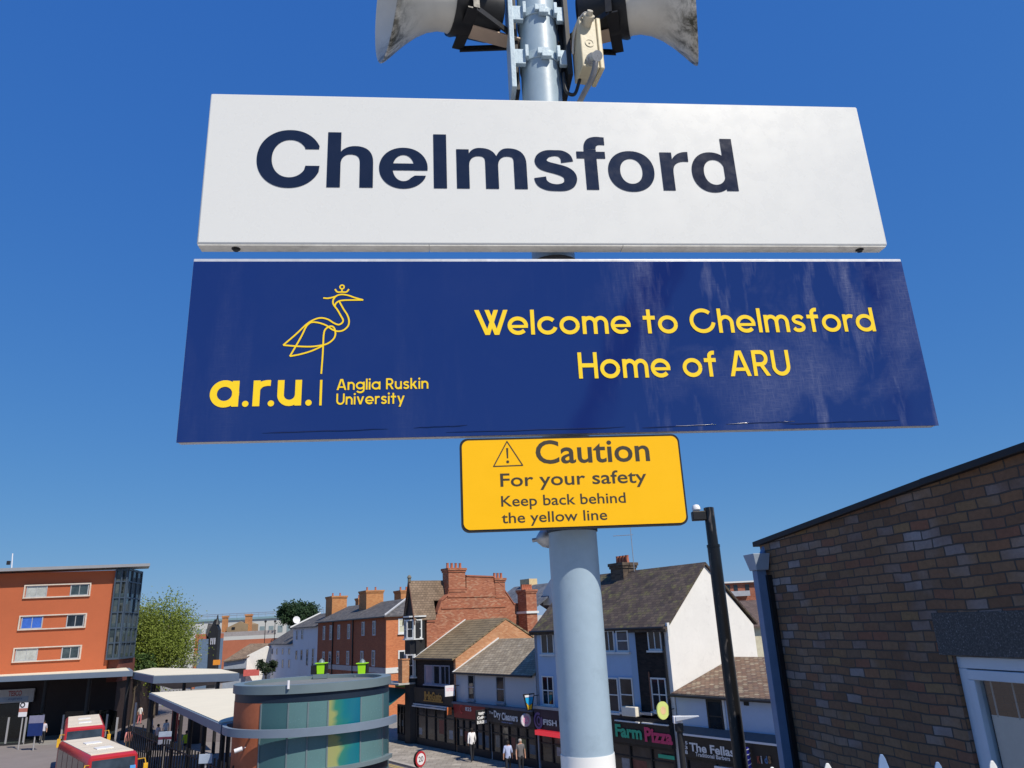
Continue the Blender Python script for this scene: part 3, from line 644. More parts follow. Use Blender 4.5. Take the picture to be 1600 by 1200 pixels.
MB().box(BW, .02, .11, .035, .135, 0, z_h0).build('pipe', m_dp, dp, 0, .004)
h = MB(); h.hexa([BW.P(s, d, z_h0) for s, d in ((-.0, .02), (.14, .02), (.14, .15), (-.0, .15))], [BW.P(s, d, z_h1) for s, d in ((-.03, .0), (.17, .0), (.17, .185), (-.03, .185))])
h.build('hopper', paint('grey_hopper_paint', (.36, .42, .50), .5, 0, .1, 6), dp, 0, .005)
MB().tube(BW.P(.06, .03, z_h1 - .02), BW.P(.06, -.02, z_h1 + .06), .03, n=10).build('outlet', m_pb, dp)
MB().box(BW, .11, .15, .005, .05, 0, z_h0 - .05).build('dark_strip', m_black, dp)  # plain black strip to the right of the pipe

# =================================================================== helpers for house fronts
m_glass = glass(); m_glassb = glass('sky_glass', (.03, .045, .07), .08)
m_frw = paint('white_window_paint', (.66, .67, .66), .5, 0, .06, 6)
m_slate = tiles('grey_slate', [(.10, .10, .105), (.13, .125, .125), (.16, .15, .145), (.085, .085, .09)], .3, .25)
def window(fr, sa, sb, z0, z1, root, mat=None, gl=None, nx=2, nz=1, b=.07, out=.05, sill=True, d=0, bar=.05, name='window'):
    mat = mat or m_frw; gl = gl or m_glass; s0, s1 = min(sa, sb), max(sa, sb)
    m = MB(); m.box(fr, s0, s1, d + .004, d + out, z1 - b, z1).box(fr, s0, s1, d + .004, d + out, z0, z0 + b).box(fr, s0, s0 + b, d + .004, d + out, z0 + b + .001, z1 - b - .001).box(fr, s1 - b, s1, d + .004, d + out, z0 + b + .001, z1 - b - .001)
    for i in range(1, nx):
        x = s0 + (s1 - s0) * i / nx; m.box(fr, x - bar / 2, x + bar / 2, d + .006, d + out - .008, z0 + b + .001, z1 - b - .001)
    for i in range(1, nz):
        z = z0 + (z1 - z0) * i / nz; m.box(fr, s0 + b + .001, s1 - b - .001, d + .007, d + out - .012, z - bar / 2, z + bar / 2)
    w = m.build(name, mat, root)
    MB().box(fr, s0 + b * .5, s1 - b * .5, d + .003, d + .016, z0 + b * .5, z1 - b * .5).build('pane', gl, w)
    if sill: MB().box(fr, s0 - .06, s1 + .06, d + .002, d + out + .09, z0 - .09, z0 - .004).build('sill', mat, w)
    return w
def pots(m, fr, s, d, z, n, step, h=.4, r=.11, along='d'):
    for i in range(n):
        o = (i - (n - 1) / 2) * step; p = fr.P(s + (o if along == 's' else 0), d + (o if along == 'd' else 0), z)
        m.lathe(p, (0, 0, 1), [(0, r * 1.15), (h * .15, r), (h * .8, r * .85), (h, r * 1.0), (h, r * .6)], 10)
    return m
m_pot = paint('terracotta_pot', (.40, .13, .07), .8, 0, .25, 8)
m_red = brick('red_brick', [(.30, .085, .045), (.38, .12, .06), (.26, .07, .04), (.42, .15, .08)], (.30, .22, .17), mo=.01, bump=.3)
m_orange = brick('orange_brick', [(.50, .22, .10), (.56, .27, .13), (.46, .19, .085), (.60, .31, .16)], (.42, .33, .24), mo=.01, bump=.3)
def chimney(fr, s0, s1, d0, d1, z0, z1, mat, root, npots, along='d', cap=True, potmat=None):
    m = MB(); m.box(fr, s0, s1, d0, d1, z0, z1 - .3)
    m.box(fr, s0 - .05, s1 + .05, d0 - .05, d1 + .05, z1 - .299, z1 - .17).box(fr, s0 - .1, s1 + .1, d0 - .1, d1 + .1, z1 - .169, z1)
    c = m.build('chimney', mat, root)
    L = abs(d1 - d0) if along == 'd' else abs(s1 - s0)
    pots(MB(), fr, (s0 + s1) / 2, (d0 + d1) / 2, z1 + .002, npots, L / npots, along=along).build('chimney_pots', potmat or m_pot, c, 40)
    return c
def roofslab(pts, th=.12):
    """a sloping sheet given as a polygon, thickened downwards"""
    return MB().prism([Vector(p) for p in pts], (0, 0, -th))
def gable_house(fr, s0, s1, dr, zr, db, zb_, ze, mat_roof, root, over=.12, df=0):
    """front eave at d=df,z=ze; ridge at d=dr,z=zr; back eave at d=db,z=zb_"""
    k = (zr - ze) / (df - dr)
    f = roofslab([fr.P(s0 - over, df + .25, ze - .25 * k + .06), fr.P(s1 + over, df + .25, ze - .25 * k + .06), fr.P(s1 + over, dr, zr + .06), fr.P(s0 - over, dr, zr + .06)]).build('roof', mat_roof, root)
    roofslab([fr.P(s0 - over, dr - .004, zr + .06), fr.P(s1 + over, dr - .004, zr + .06), fr.P(s1 + over, db - .2, zb_), fr.P(s0 - over, db - .2, zb_)]).build('roof', mat_roof, root)
    return f
def gable_wall(fr, s, th, dr, zr, db, ze, zb_, mat, root, df=0, name='gable_wall'):
    return MB().prism([fr.P(s, df, 0), fr.P(s, df, ze - .07), fr.P(s, dr, zr - .07), fr.P(s, db, zb_ - .12), fr.P(s, db, 0)], fr.e * th).build(name, mat, root)
def gutter(fr, s0, s1, d, z, root, mat=None):
    return MB().tube(fr.P(s0, d, z), fr.P(s1, d, z), .065, n=8).build('gutter', mat or m_black, root)

# =================================================================== SHOP ROW ON THE RIGHT OF THE STREET (frame SH)
m_rough_w = paint('white_render', (.74, .725, .69), .85, 0, .06, .9, .15, .2, .25)
m_blue_r = paint('pale_blue_render', (.34, .47, .66), .8, 0, .06, .8, .1)
m_grey_r = paint('pale_grey_render', (.47, .49, .52), .85, 0, .05, .8, .1)
m_blackp = paint('black_front_paint', (.018, .018, .02), .5, 0, .3, 3)
m_dkbrick = brick('black_brown_brick', [(.020, .018, .018), (.030, .026, .024), (.038, .03, .028)], (.02, .02, .02), mo=.01, bump=.3)
m_browntile = tiles('brown_clay_tile', [(.17, .13, .095), (.21, .16, .115), (.14, .105, .08), (.24, .19, .14)], .26, .17, .014, ((.20, .20, .085), .55))
m_mosstile = tiles('mossy_brown_tile', [(.085, .065, .06), (.11, .085, .07), (.135, .105, .085), (.075, .06, .058)], .28, .17, .014, ((.17, .165, .065), .52))
m_lichen = tiles('lichen_tile', [(.20, .12, .085), (.27, .18, .12), (.16, .10, .08), (.34, .27, .19)], .26, .17, .02, ((.42, .38, .28), .60))
m_tan = tiles('ribbed_tan_tile', [(.235, .185, .115), (.255, .20, .125), (.22, .17, .105)], 1.4, .30, .045)
m_patch = tiles('patched_grey_slate', [(.27, .225, .165), (.34, .285, .21), (.30, .25, .18), (.40, .34, .25)], .34, .22, .02, ((.34, .31, .26), .55))
def shopfront(root, s0, s1, zf, ze, doors=1, mat=None, panes=3, dark=None):
    """glazed shop front between pavement and fascia: stall riser, posts, panes, doors"""
    mat = mat or m_blackp; a, b = min(s0, s1), max(s0, s1); m = MB()
    m.box(SH, a, b, .0, .07, .12, .55); n = panes + 1
    for i in range(n):
        x = a + (b - a - .09) * i / (n - 1); m.box(SH, x, x + .09, .001, .11, .55, zf)
    m.box(SH, a, b, .002, .10, zf - .12, zf - .001).box(SH, a + .09, b - .09, .003, .085, zf - .62, zf - .56)
    f = m.build('shop_front', mat, root)
    for i in range(panes):
        x0 = a + (b - a - .09) * i / panes + .09; x1 = a + (b - a - .09) * (i + 1) / panes
        MB().box(SH, x0, x1, .012, .03, .552, zf - .122).build('pane', dark or m_glass, f)
        if random.random() < .6:
            c_ = random.choice(((.22, .20, .17), (.10, .13, .16), (.20, .07, .05), (.26, .24, .10), (.30, .30, .31))); w_ = (x1 - x0) * random.uniform(.3, .7); xs_ = x0 + (x1 - x0 - w_) * random.random(); z_0 = random.uniform(.65, 1.1)
            MB().box(SH, xs_, xs_ + w_, .031, .034, z_0, min(zf - .7, z_0 + random.uniform(.3, .9))).build('poster', paint('poster_%d' % int(c_[0] * 100), c_, .6, 0, .5, 4), f)
    return f
def fascia(root, s0, s1, z0, z1, mat, d=.28):
    m = MB(); m.hexa([SH.P(s0, .005, z0), SH.P(s1, .005, z0), SH.P(s1, d - .08, z0), SH.P(s0, d - .08, z0)], [SH.P(s0, .005, z1), SH.P(s1, .005, z1), SH.P(s1, d, z1), SH.P(s0, d, z1)])
    return m.build('fascia', mat, root)
m_warm = glass('shop_interior_glass', (.035, .032, .030), .1)

# ---- tall house with the white gable: blue front and black front
gh = thing('gable_house', 'tall house with mossy roof, white gable wall and half blue half black front', 'house', SH.P(-16, 0, 0))
s0, s1, ze = -20.95, -10.66, 7.25; DR, ZR, DB, ZB = -3.05, 10.05, -6.25, 7.15
MB().box(SH, -18.7, s1 + .0, -6.2, 0, 0, ze - .1).build('wall', m_blue_r, gh)
MB().box(SH, s0 + .25, -18.702, -6.2, -.004, 0, ze - .1).build('black_wall', m_dkbrick, gh)
gable_house(SH, s0, s1, DR, ZR, DB, ZB, ze, m_mosstile, gh)
gable_wall(SH, s0, .24, DR, ZR, DB, ze, ZB, m_rough_w, gh); gable_wall(SH, s1 - .25, .25, DR, ZR, DB, ze, ZB, m_grey_r, gh)
gutter(SH, s0, s1, .3, ze - .12, gh)
MB().box(SH, s0 - .13, s0 - .02, -.03, .12, ze - .5, ze + .1).build('verge_board', m_frw, gh)
def gw(x0, x1, y0, y1, **k):
    a, _ = SH.px(x0, (y0 + y1) / 2); b, _ = SH.px(x1, (y0 + y1) / 2); _, za = SH.px((x0 + x1) / 2, y1); _, zb2 = SH.px((x0 + x1) / 2, y0)
    return window(SH, a, b, za, zb2, gh, **k)
bay = MB(); a, _ = SH.px(948, 1000); b, _ = SH.px(988, 1000)
bay.prism([SH.P(a + .2, .0, 2.95), SH.P(a, .22, 2.95), SH.P(b, .22, 2.95), SH.P(b - .2, .0, 2.95)], (0, 0, 4.1)); bay.build('bay', m_blue_r, gh)
gw(948, 966, 984, 1018, d=.225, nx=2); gw(969, 988, 984, 1018, d=.225, nx=1, nz=2, gl=m_glassb)
gw(952, 973, 1058, 1112, d=.225, nx=1, nz=2); gw(975, 996, 1058, 1112, d=.225, nx=1, nz=2, gl=m_warm)
gw(1013, 1034, 984, 1016, nx=2); gw(1019, 1043, 1059, 1112, nx=2, nz=2)
gw(846, 866, 990, 1022, nx=2); gw(848, 866, 1056, 1102, nx=2, nz=2)
MB().tube(SH.P(-20.7, .08, .12), SH.P(-20.7, .08, 7.0), .05, n=8).build('drainpipe', m_black, gh); MB().tube(SH.P(-19.55, .06, 3.3), SH.P(-19.55, .06, 5.2), .035, n=8).build('drainpipe', paint('copper_pipe_paint', (.22, .10, .06), .6), gh)
a, za = SH.px(975, 1118, .4); b, _ = SH.px(997, 1118, .4)
MB().box(SH, a, b, .2, .55, za, za + .42).build('extractor_box', paint('cream_metal', (.72, .68, .58), .5), gh, 0, .03)
sC_, zC_ = SH.px(973, 880, -3.05)
chimney(SH, sC_ - .5, sC_ + .5, -3.55, -2.55, 8.9, zC_, brick('dark_chimney_brick', [(.09, .065, .05), (.13, .095, .07), (.16, .12, .085)], (.10, .09, .08), mo=.01), gh, 4, 's')
ae = MB(); ax_ = SH.P(SH.px(990, 880, -3)[0], -3, 0)
ae.tube(ax_ + Vector((0, 0, 9.6)), ax_ + Vector((0, 0, 12.6)), .022, n=6)
for k, z in enumerate((12.0,)):
    ae.tube(ax_ + Vector((-1.0, 0, z)), ax_ + Vector((.1, 0, z + .02)), .018, n=5)
    for i in range(7): ae.tube(ax_ + Vector((-.95 + i * .14, -.18, z)), ax_ + Vector((-.95 + i * .14, 0.12, z)), .009, n=4)
o = ae.build('television_aerial', m_galv, gh)
# farm pizza shop
shopfront(gh, -20.7, -16.4, 2.03, 0, panes=3, dark=m_warm)
fa = fascia(gh, -20.75, -16.35, 2.04, 3.22, m_blackp, .34)
SHF = Fr(SH.P(0, .345, 0), SH.e); L = lambda x, y: SHF.px(x, y)
m_mint = paint('mint_sign_letters', (.04, .42, .25), .5, 0, .1); m_pink = paint('pink_sign_letters', (.62, .05, .15), .5, 0, .1); m_lw = paint('white_sign_letters', (.70, .71, .72), .5, 0, .05)
def stxt(name, txt, xl, xr, yb, yt, mat, root, bold=.02, fr=None, d=0, tilt=None):
    fr = fr or SHF; sl_, z_ = fr.px(xl, yb, d); sr_, _ = fr.px(xr, yb, d); _, zt2 = fr.px(xl, yt, d)
    return bf_text(name, txt, fr, sl_, sr_, z_, zt2, d, mat, root, bold)
stxt('lettering', 'Farm', 962, 1003, 1151, 1131, m_mint, fa, .04); stxt('lettering', 'Pizza', 1008, 1051, 1159, 1136, m_pink, fa, .04)
for xa, xb, y, mm in ((963, 1000, 1126, m_lw), (1005, 1045, 1130, m_lw)):
    sa, z = SHF.px(xa, y); sb_, _ = SHF.px(xb, y); MB().box(SHF, sb_, sa, .0, .12, z, z + .05).build('strip_lamp', mm, fa)
MB().box(SH, -19.7, -17.6, .05, .32, 3.35, 3.45).build('ledge', paint('grey_lead', (.3, .31, .33), .5), gh)
sa, z = SHF.px(1024, 1181); sb_, _ = SHF.px(1049, 1184); MB().box(SHF, sb_, sa, -.2, -.18, 1.6, 1.75).build('menu_board', m_mint, fa)
# fish shop on the left half of the same house
shopfront(gh, -16.2, -10.8, 2.03, 0, panes=5, dark=m_warm)
m_ind = paint('indigo_fascia', (.016, .014, .04), .4, 0, .2, 3)
fb = fascia(gh, -16.3, -10.75, 2.15, 3.15, m_ind, .34)
MB().box(SH, -16.3, -10.75, .0, .38, 3.16, 3.30).build('cornice', paint('pale_cornice', (.4, .4, .42), .6), gh)
stxt('lettering', 'FISH', 849, 870, 1132.5, 1123.5, m_lw, fb, .03)
m_lil = paint('lilac_emblem', (.14, .09, .24), .5)
sa, z = SHF.px(841, 1126); T = strip(arc(0, 0, .33, .36, 60, 390), .12) + strip(arc(.05, .0, .15, .2, 0, 360), .08)
MB_ = MB(); V, F_ = union2d(T); MB_.add([SHF.P(sa - x, .003, z + y) for x, y in V], F_); MB_.build('fish_emblem', m_lil, fb, recalc=False)
M = Mat('lit_red_strip'); M.set(.4); M.b.inputs['Base Color'].default_value = (.75, .03, .05, 1); M.b.inputs['Emission Color'].default_value = (1, .05, .07, 1); M.b.inputs['Emission Strength'].default_value = .45
sa, z = SHF.px(832, 1146); MB().box(SH, -16.2, -10.85, .12, .42, 1.86, 2.10).build('lit_sign_strip', M.m, gh)

# ---- low grey house with the cleaners
gr = thing('cleaners_house', 'low pale grey house with patched slate roof above the dry cleaners', 'house', SH.P(-6, 0, 0))
s0, s1, ze = -10.6, -2.0, 4.9
MB().box(SH, s0, s1, -6.4, 0, 0, ze - .1).build('wall', m_grey_r, gr)
gable_house(SH, s0, s1, -3.4, 6.65, -6.5, 5.0, ze, m_patch, gr, over=-.02); gable_wall(SH, s1 - .22, .2, -3.4, 6.65, -6.5, ze, 5.0, m_grey_r, gr)
gutter(SH, s0, s1, .28, ze - .12, gr)
MB().prism([SH.P(s1 - .10, .27, ze - .05), SH.P(s1 - .10, -3.4, 6.78), SH.P(s1 - .10, -3.4, 6.68), SH.P(s1 - .10, .27, ze - .15)], SH.e * .14).build('verge', m_frw, gr)
for xa, xb in ((732, 742), (776, 789)):
    a, _ = SH.px(xa, 1075); b, _ = SH.px(xb, 1075); window(SH, a, b, 3.25, 4.7, gr, nx=1, nz=2, mat=paint('grey_window_paint', (.30, .32, .35), .5), b=.06)
MB().box(SH, s0, s1, .0, .36, 2.96, 3.08).build('lead_ledge', paint('slate_ledge', (.10, .12, .17), .6), gr)
shopfront(gr, -5.9, s1 - .1, 2.15, 0, panes=5); shopfront(gr, s0 + .1, -6.1, 2.15, 0, panes=5, dark=m_warm)
m_redf = paint('red_fascia', (.24, .022, .025), .5, 0, .15, 3); m_nav = paint('dark_navy_fascia', (.012, .016, .028), .5, 0, .2, 3)
fa = fascia(gr, -5.75, -2.05, 2.16, 2.95, m_redf); fb = fascia(gr, -10.55, -5.77, 2.16, 2.95, m_nav)
SH2 = Fr(SH.P(0, .285, 0), SH.e)
stxt('lettering', '825', 727, 736.5, 1110.5, 1104.5, m_lw, fa, .02, SH2); 
T = strip(arc(0, 0, .17, .22, 50, 310), .08); V, F_ = union2d(T); sa, z = SH2.px(721, 1108); MB().add([SH2.P(sa - x, .002, z + y) for x, y in V], F_).build('emblem', paint('red_emblem', (.55, .06, .06), .5), fa, recalc=False)
stxt('lettering', 'Dry', 772, 782.5, 1124, 1110, m_lw, fb, .03, SH2); stxt('lettering', 'Cleaners', 784, 809, 1125, 1113, m_lw, fb, .03, SH2)
stxt('lettering', 'The', 764, 770.5, 1115, 1111, m_lw, fb, .02, SH2); stxt('small_lettering', 'laundry & repairs', 784, 801, 1129.5, 1127, paint('blue_small_letters', (.2, .3, .6), .5), fb, .02, SH2)

# ---- black fronted house with tan ribbed roof
kb = thing('black_fronted_house', 'black fronted house with tan ribbed roof and orange brick gable', 'house', SH.P(0, 0, 0))
s0, s1, ze = -1.98, 3.3, 5.72
MB().box(SH, s0 + .24, s1, -7.6, 0, 0, ze - .1).build('wall', m_dkbrick, kb)
gable_house(SH, s0, s1, -4.1, 8.0, -7.8, 5.9, ze, m_tan, kb, over=.03); gable_wall(SH, s0, .24, -4.1, 7.98, -7.7, ze, 5.95, m_orange, kb)
MB().prism([SH.P(s1 - .02, .26, ze - .08), SH.P(s1 - .02, -4.1, 8.12), SH.P(s1 - .02, -4.1, 8.0), SH.P(s1 - .02, .26, ze - .2)], SH.e * .14).build('verge', m_frw, kb)
gutter(SH, s0, s1, .28, ze - .12, kb)
for xa, xb in ((664, 677), (678, 688), (689, 703)):
    a, _ = SH.px(xa, 1050); b, _ = SH.px(xb, 1050); window(SH, a, b, 3.98, 5.2, kb, nx=2 if xb > 700 else 1, mat=paint('lilac_grey_paint', (.30, .30, .36), .6), gl=paint('curtained_pane', (.24, .23, .30), .3, 0, .3, 3) if xa == 664 else None)
shopfront(kb, s0 + .1, s1 - .1, 2.55, 0, panes=4, dark=m_warm); fa = fascia(kb, s0 + .05, s1 - .05, 2.7, 3.75, m_blackp)
m_gold = paint('gold_sign_letters', (.42, .22, .045), .5, 0, .2, 5)
SH3 = Fr(SH.P(0, .285, 0), SH.e)
bf_text('lettering', 'BelloGusto', SH3, SH3.px(663, 1087)[0], SH3.px(690, 1090)[0], 3.0, 3.55, .0, m_gold, fa, .05)
sa = SH3.px(662, 1090)[0]; sb_ = SH3.px(692, 1095)[0]; MB().box(SH3, sb_, sa, 0, .02, 2.93, 3.0).build('gold_bar', m_gold, fa)
aw = MB(); a = s0 + 1.0
for k, (z, d) in enumerate(((2.70, .34), (2.58, .42))): aw.box(SH, s0 + .7, s1 - .02, .0, d, z - .06, z + .02)
aw.build('awning_case', paint('silver_awning_case', (.55, .55, .56), .4), kb)
# projecting and wall signs, each its own thing
def board(name, label, x0, x1, y0, y1, mat, d0=.36, d1=1.05, th=.08):
    xm, ym = (x0 + x1) / 2, (y0 + y1) / 2; sm, zm = SH.px(xm, ym, (d0 + d1) / 2); f = SH.side(sm)
    za = SH.px(xm, y1, (d0 + d1) / 2)[1]; zb2 = SH.px(xm, y0, (d0 + d1) / 2)[1]
    t = thing(name, label, 'sign', SH.P(sm, 0, zm)); o = MB().box(f, d0, d1, -th / 2, th / 2, za, zb2).build('panel', mat, t, 0, .01)
    MB().tube(f.P(.0, 0, zb2 - .05), f.P(d0 + .05, 0, zb2 - .05), .025, n=6).build('bracket', m_black, t)
    return t, f, sm, za, zb2
m_signw = paint('white_sign_face', (.74, .73, .76), .4, 0, .04)
t, f, sm, za, zb2 = board('projecting_sign', 'white square sign with faint pink lettering on the black front', 694, 711, 1071, 1088, m_signw)
bf_text('lettering', 'TATTOO', Fr(f.o, f.e), .98, .44, za + .3, za + .5, .042, paint('faint_pink_letters', (.8, .42, .50), .5), t, .03)
t, f, sm, za, zb2 = board('projecting_sign', 'orange glowing sign hanging below the white square sign', 698, 706, 1105, 1117, paint('orange_sign_face', (.80, .22, .07), .4), .3, .62)
t, f, sm, za, zb2 = board('projecting_sign', 'black scalloped sign with white script over the red shop', 744, 760, 1109, 1126, m_blackp, .38, 1.15)
fm = Fr(f.o, f.e)
for i, (tx, a, b) in enumerate((('taste', 1.0, .52), ('Coffee', 1.08, .46), ('BURGERS', 1.1, .42))): bf_text('lettering', tx, fm, a, b, zb2 - .27 - i * .24, zb2 - .09 - i * .24, .042, m_lw, t, .05)
f2 = SH.side(SH.px(822, 1125, .7)[0]); zc = SH.px(822, 1125, .7)[1]
t = thing('round_sign', 'round white hanging sign with pink centre between the cleaners and fish shop', 'sign', f2.P(.7, 0, zc))
MB().lathe(f2.P(.72, .04, zc), f2.n, [(0, .001), (0, .33), (-.08, .33), (-.08, .001)], 28).build('disc', paint('lilac_white_rim', (.62, .58, .64), .4), t, 35)
MB().lathe(f2.P(.72, .041, zc), f2.n, [(0, .2), (.003, .2), (.003, .001)], 24).build('centre', paint('pink_sign_centre', (.74, .34, .52), .4), t, 35)
T = strip([(-.1, -.1), (0, .13), (.1, -.1)], .05) + [rect(-.06, -.06, .06, -.02)]; V, F_ = union2d(T); MB().add([f2.P(.72 - x, .048, zc + y) for x, y in V], F_).build('emblem', m_signw, t, recalc=False)
MB().tube(f2.P(0, 0, zc + .2), f2.P(.45, 0, zc + .2), .02, n=6).build('bracket', m_black, t)
f3 = SH.side(SH.px(826, 1097, .7)[0]); z0_, z1_ = SH.px(826, 1110, .7)[1], SH.px(826, 1084, .7)[1]
t = thing('cup_sign', 'cup shaped hanging sign with blue and yellow panel on the blue house', 'sign', f3.P(.6, 0, z0_))
hz_ = z1_ - z0_; q = lambda pts: [f3.P(a, -.04, z0_ + b * hz_) for a, b in pts]
MB().prism(q([(.50, 0), (.83, 0), (1.05, 1), (.30, 1)]), f3.n * .08).build('panel', m_blackp, t)
for nm, pts, mm in (('white_band', [(.40, .80), (.95, .80), (.98, .93), (.37, .93)], m_signw), ('blue_band', [(.50, .42), (.72, .30), (.90, .50), (.94, .78), (.41, .78)], paint('cyan_sign', (.02, .36, .68), .4)), ('yellow_band', [(.55, .06), (.78, .06), (.88, .45), (.72, .27), (.51, .38)], paint('yellow_sign', (.75, .48, .03), .4))):
    MB().prism([p + f3.n * .081 for p in q(pts)], f3.n * .002).build(nm, mm, t)
MB().tube(f3.P(0, 0, z0_ + hz_ * .85), f3.P(.42, 0, z0_ + hz_ * .85), .02, n=6).build('bracket', m_black, t)
f4 = SH.side(SH.px(1036, 1110, .7)[0]); zc = SH.px(1036, 1110, .7)[1]
t = thing('round_sign', 'round yellow green hanging sign above the pizza shop fascia', 'sign', f4.P(.7, 0, zc))
MB().lathe(f4.P(.72, .03, zc), f4.n, [(0, .001), (0, .37), (-.06, .37), (-.06, .001)], 28).build('disc', paint('lime_cream_sign', (.62, .70, .22), .4, 0, .1, 2), t, 35)
MB().lathe(f4.P(.72, .031, zc), f4.n, [(0, .17), (.004, .17), (.004, .001)], 20).build('centre', paint('salmon_centre', (.75, .52, .28), .4), t)
MB().tube(f4.P(0, 0, zc), f4.P(.36, 0, zc), .02, n=6).build('bracket', m_black, t)

# ---- barber's low house
bh = thing('barber_house', 'low white house with lichen covered tile roof above the barber shop', 'house', SH.P(-25, 0, 0))
s0, s1, ze = -31, -21.0, 4.36
MB().box(SH, s0, s1 - .02, -8.4, -.01, 0, ze - .1).build('wall', paint('white_blue_render', (.44, .53, .68), .8, 0, .06, .8, .1), bh)
gable_house(SH, s0, s1 + .07, -4.36, 5.55, -8.5, 4.2, ze, m_lichen, bh, over=-.08, df=-.01); gutter(SH, s0, s1 + .1, .27, ze - .1, bh, m_dark)
gable_wall(SH, s0, .2, -4.36, 5.55, -8.4, ze, 4.25, m_grey_r, bh)
a, _ = SH.px(1106, 1120); b, _ = SH.px(1131, 1120); za = SH.px(1120, 1146)[1]
w = window(SH, a, b, za, za + 1.32, bh, nx=1, nz=2, mat=m_blackp, sill=False, b=.09, out=.03); 
MB().box(SH, min(a, b) - .12, min(a, b) - .02, 0, .04, za - .05, za + 1.4).build('window_reveal', m_frw, bh)
sa, z = SH.px(1166, 1097); MB().box(SH, sa - .12, sa + .12, 0, .03, z - .13, z + .12).build('air_vent', m_black, bh)
MB().hexa([SH.P(s, d, 2.78) for s, d in ((s0, .0), (s1 - .35, .0), (s1 - .35, .42), (s0, .42))], [SH.P(s, d, 3.02) for s, d in ((s0, .0), (s1 - .35, .0), (s1 - .35, .1), (s0, .1))]).build('lead_roof', paint('brown_lead', (.12, .11, .115), .6, 0, .15, 3), bh)
MB().box(SH, s0, s1 - .33, .0, .45, 2.70, 2.775).build('cornice', m_signw, bh)
fa = fascia(bh, s0, s1 - .35, 1.82, 2.69, m_blackp, .34); shopfront(bh, s0, s1 - .35, 1.8, 0, panes=6)
SH4 = Fr(SH.P(0, .335, 0), SH.e)
stxt('lettering', "The Fellas", 1078, 1147, 1173.5, 1160, m_lw, fa, .03, SH4)
stxt('small_lettering', 'Traditional Barbers', 1087, 1140, 1181.5, 1175, m_lw, fa, .02, SH4)
m_kr = [paint(n_, c_, .5) for n_, c_ in (('dull_red_letter', (.30, .06, .04)), ('dull_white_letter', (.45, .45, .48)), ('dull_blue_letter', (.06, .16, .36)), ('dull_brown_letter', (.26, .15, .07)))]
for i, ch in enumerate('Kids'):
    x = 1184 + i * 5.6; stxt('lettering', ch, x, x + (4.6 if ch != 'i' else 2), 1193, 1181, m_kr[i], fa, .03, SH4)
stxt('lettering', '5', 1070.5, 1074.5, 1163, 1158, m_lw, fa, .03, SH4); stxt('lettering', '3', 1070.5, 1074.5, 1170.5, 1165, m_lw, fa, .03, SH4); stxt('lettering', '8', 1070.8, 1074.8, 1178, 1172, m_lw, fa, .03, SH4)
sa, z = SH4.px(1170, 1187, .15); bp = thing('barber_pole', 'blue and white striped barber pole on the barber shop fascia', 'barber pole', SH4.P(sa, .15, z))
MB().lathe(SH4.P(sa, .15, z - .45), (0, 0, 1), [(0, .001), (0, .07), (.9, .07), (.9, .001)], 14).build('tube', paint('deep_blue_pole', (.02, .02, .28), .4), bp, 35)
hx = MB(); hx.pipe([SH4.P(sa + .071 * math.cos(t_ * .5), .15 + .071 * math.sin(t_ * .5), z - .42 + t_ * .0145) for t_ in range(58)], .018, 5); hx.build('stripe', m_signw, bp)
sa, z = SH4.px(1098, 1194, .1); MB_ = MB().box(SH4, SH4.px(1118, 1194)[0], SH4.px(1146, 1194)[0], .0, .1, 1.60, 1.67)
MB_.build('awning_rail', m_signw, bh)

# =================================================================== TALL RED BRICK BUILDING WITH STEPPED GABLE AND TURRET
m_redg = brick('weathered_red_brick', [(.36, .115, .06), (.44, .16, .085), (.30, .09, .05), (.48, .19, .11)], (.32, .2, .14), mo=.012, bump=.3, patch=((.46, .24, .15), .5, .72, .85))
dg_ = thing('stepped_gable_building', 'tall red brick building with stepped gable, big chimney and narrow black street gable', 'building', SH.P(6, 0, 0))
f = SH.side(3.4)
prof = [(-.87, 0), (-.87, 8.04), (-1.56, 8.04), (-1.76, 8.59), (-2.15, 9.48), (-2.7, 9.87), (-2.7, 10.27), (-4.33, 10.27), (-4.33, 11.24), (-6.9, 11.16), (-7.09, 10.86), (-7.74, 10.42), (-7.88, 10.07), (-8.28, 9.58), (-8.67, 9.08), (-9.37, 9.03), (-9.37, 0)]
MB().prism([f.P(d, 0, z) for d, z in prof], SH.e * .4).build('gable_wall', m_redg, dg_)
cpg = MB()
for (d0, z0_), (d1, z1_) in zip(prof[1:-2], prof[2:-1]):
    if abs(d1 - d0) > .2: cpg.hexa([f.P(d0, .06, z0_), f.P(d1, .06, z1_), f.P(d1, -.45, z1_), f.P(d0, -.45, z0_)], [f.P(d0, .06, z0_ + .1), f.P(d1, .06, z1_ + .1), f.P(d1, -.45, z1_ + .1), f.P(d0, -.45, z0_ + .1)])
cpg.build('coping', paint('red_coping', (.33, .12, .07), .8, 0, .2, 4), dg_)
for z in (8.9, 9.7): MB().box(f, -7.2 if z > 9 else -7.85, -2.65 if z > 9 else -2.1, .0, .05, z, z + .12).build('string_course', m_redg, dg_)
chimney(SH, 3.36, 4.25, -4.23, -2.75, 10.1, 11.85, m_redg, dg_, 4)
chimney(SH, 3.36, 3.95, -7.88, -6.94, 9.6, 11.1, m_redg, dg_, 3)
MB().box(SH, 3.81, 5.0, -9.3, -.32, 0, 7.7).build('wall', m_dkbrick, dg_)
m_oldtile = tiles('old_brown_tile', [(.19, .135, .095), (.225, .165, .12), (.16, .115, .08)], .26, .17, .016)
sG, hw_ = 4.22, .86
